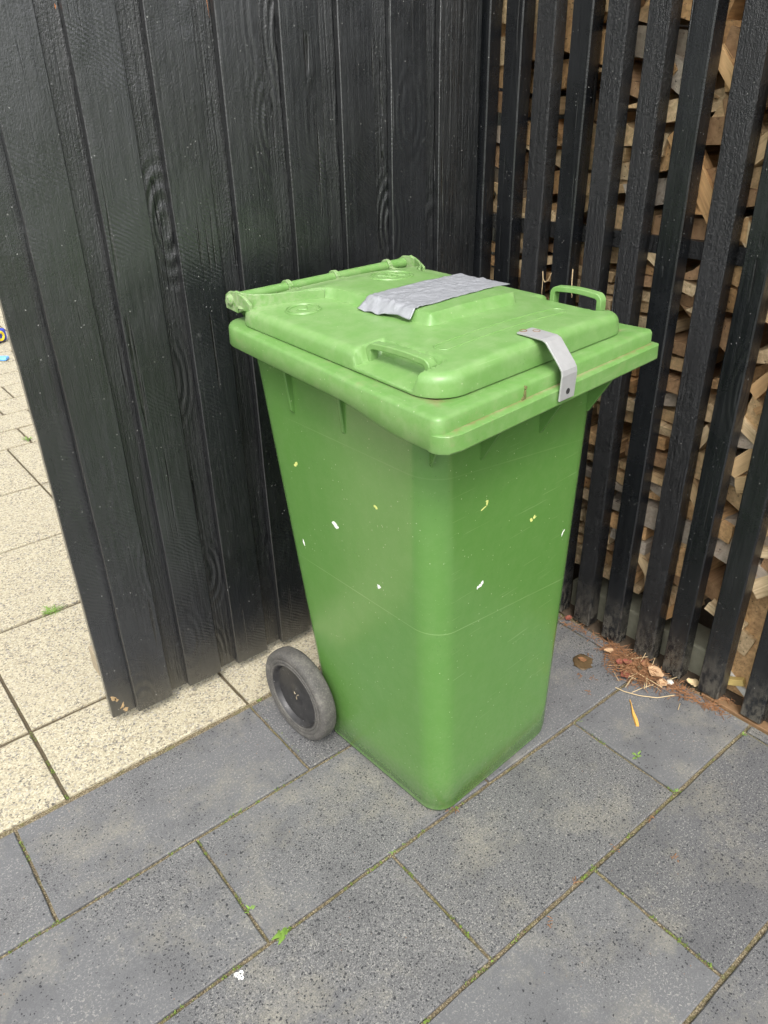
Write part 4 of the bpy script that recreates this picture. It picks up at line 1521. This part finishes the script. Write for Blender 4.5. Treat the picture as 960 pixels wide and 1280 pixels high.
# ------------------------------------------------------------------ describe each log by where it shows
bpy.context.view_layer.update()
dg = bpy.context.evaluated_depsgraph_get()
W_, H_ = 576, 768
f_ = 958.37 * W_ / 960
gaps = [(SLATS[i + 1][1], SLATS[i][0]) for i in range(len(SLATS) - 1)]     # gap 0 is nearest the corner
seen = {}
names = {o.name: o for o in LOGS}
for py in range(0, 570):
    for px in range(int(W_ * .62), W_):
        d = (fx + rx * ((px + .5 - W_ / 2) / f_) + ux * ((H_ / 2 - py - .5) / f_)).normalized()
        hit, loc, nrm, idx, ob, mw = scene.ray_cast(dg, CAM, d)
        if hit and ob.name in names:
            ys_ = CAM.y + d.y * ((SX + .02 - CAM.x) / d.x)
            gi = min(range(len(gaps)), key=lambda q: abs((gaps[q][0] + gaps[q][1]) / 2 - ys_))
            e = seen.setdefault(ob.name, {}).setdefault(gi, [0, 0.0])
            e[0] += 1; e[1] += py
ORD = ['first', 'second', 'third', 'fourth', 'fifth', 'sixth', 'seventh', 'eighth', 'ninth', 'tenth', 'eleventh', 'twelfth', 'thirteenth', 'fourteenth', 'fifteenth', 'sixteenth', 'seventeenth', 'eighteenth', 'nineteenth', 'twentieth',
       'twenty-first', 'twenty-second', 'twenty-third', 'twenty-fourth', 'twenty-fifth', 'twenty-sixth', 'twenty-seventh', 'twenty-eighth', 'twenty-ninth', 'thirtieth', 'thirty-first', 'thirty-second', 'thirty-third', 'thirty-fourth', 'thirty-fifth', 'thirty-sixth', 'thirty-seventh', 'thirty-eighth', 'thirty-ninth', 'fortieth', 'forty-first', 'forty-second', 'forty-third', 'forty-fourth', 'forty-fifth', 'forty-sixth', 'forty-seventh', 'forty-eighth']
# drop pieces the photograph shows nothing of (outside the frame first, then the deepest hidden ones) so that about 300 remain
hid = [o for o in LOGS if sum(e[0] for e in seen.get(o.name, {}).values()) < 3]
def out_of_frame(o):
    d = o.matrix_world.translation - CAM
    return abs(d.dot(rx) / d.dot(fx)) * f_ > W_ / 2 + 12 or abs(d.dot(ux) / d.dot(fx)) * f_ > H_ / 2 + 12
hid.sort(key=lambda o: (not out_of_frame(o), -o.matrix_world.translation.x))
for o in hid[:max(0, len(LOGS) - 298)]:
    names.pop(o.name); LOGS.remove(o)
    bpy.data.objects.remove(o)
per = {}
for nm, g_ in seen.items():
    for gi, e in g_.items():
        if e[0] >= 3: per.setdefault(gi, []).append((e[1] / e[0], nm))
rank = {}
for gi, l in per.items():
    for k, (yy, nm) in enumerate(sorted(l)):
        rank[(gi, nm)] = k
vis_g = sorted(per)
for nm, o in names.items():
    g_ = {k: v for k, v in seen.get(nm, {}).items() if v[0] >= 3}
    if g_:
        gi = max(g_, key=lambda q: g_[q][0])
        o['label'] = '%s %s split log, %s from the top in the %s slat gap from the corner' % (o['tone'], o['shape'], ORD[min(rank[(gi, nm)], len(ORD) - 1)], ORD[vis_g.index(gi)])
    else:
        o['label'] = 'split log of the firewood stack almost hidden behind a black slat'
    o['category'] = 'firewood'
    o['group'] = 'firewood stacked behind the slat fence'
    del o['tone']; del o['shape']
print('logs', len(LOGS), 'seen', len(seen))
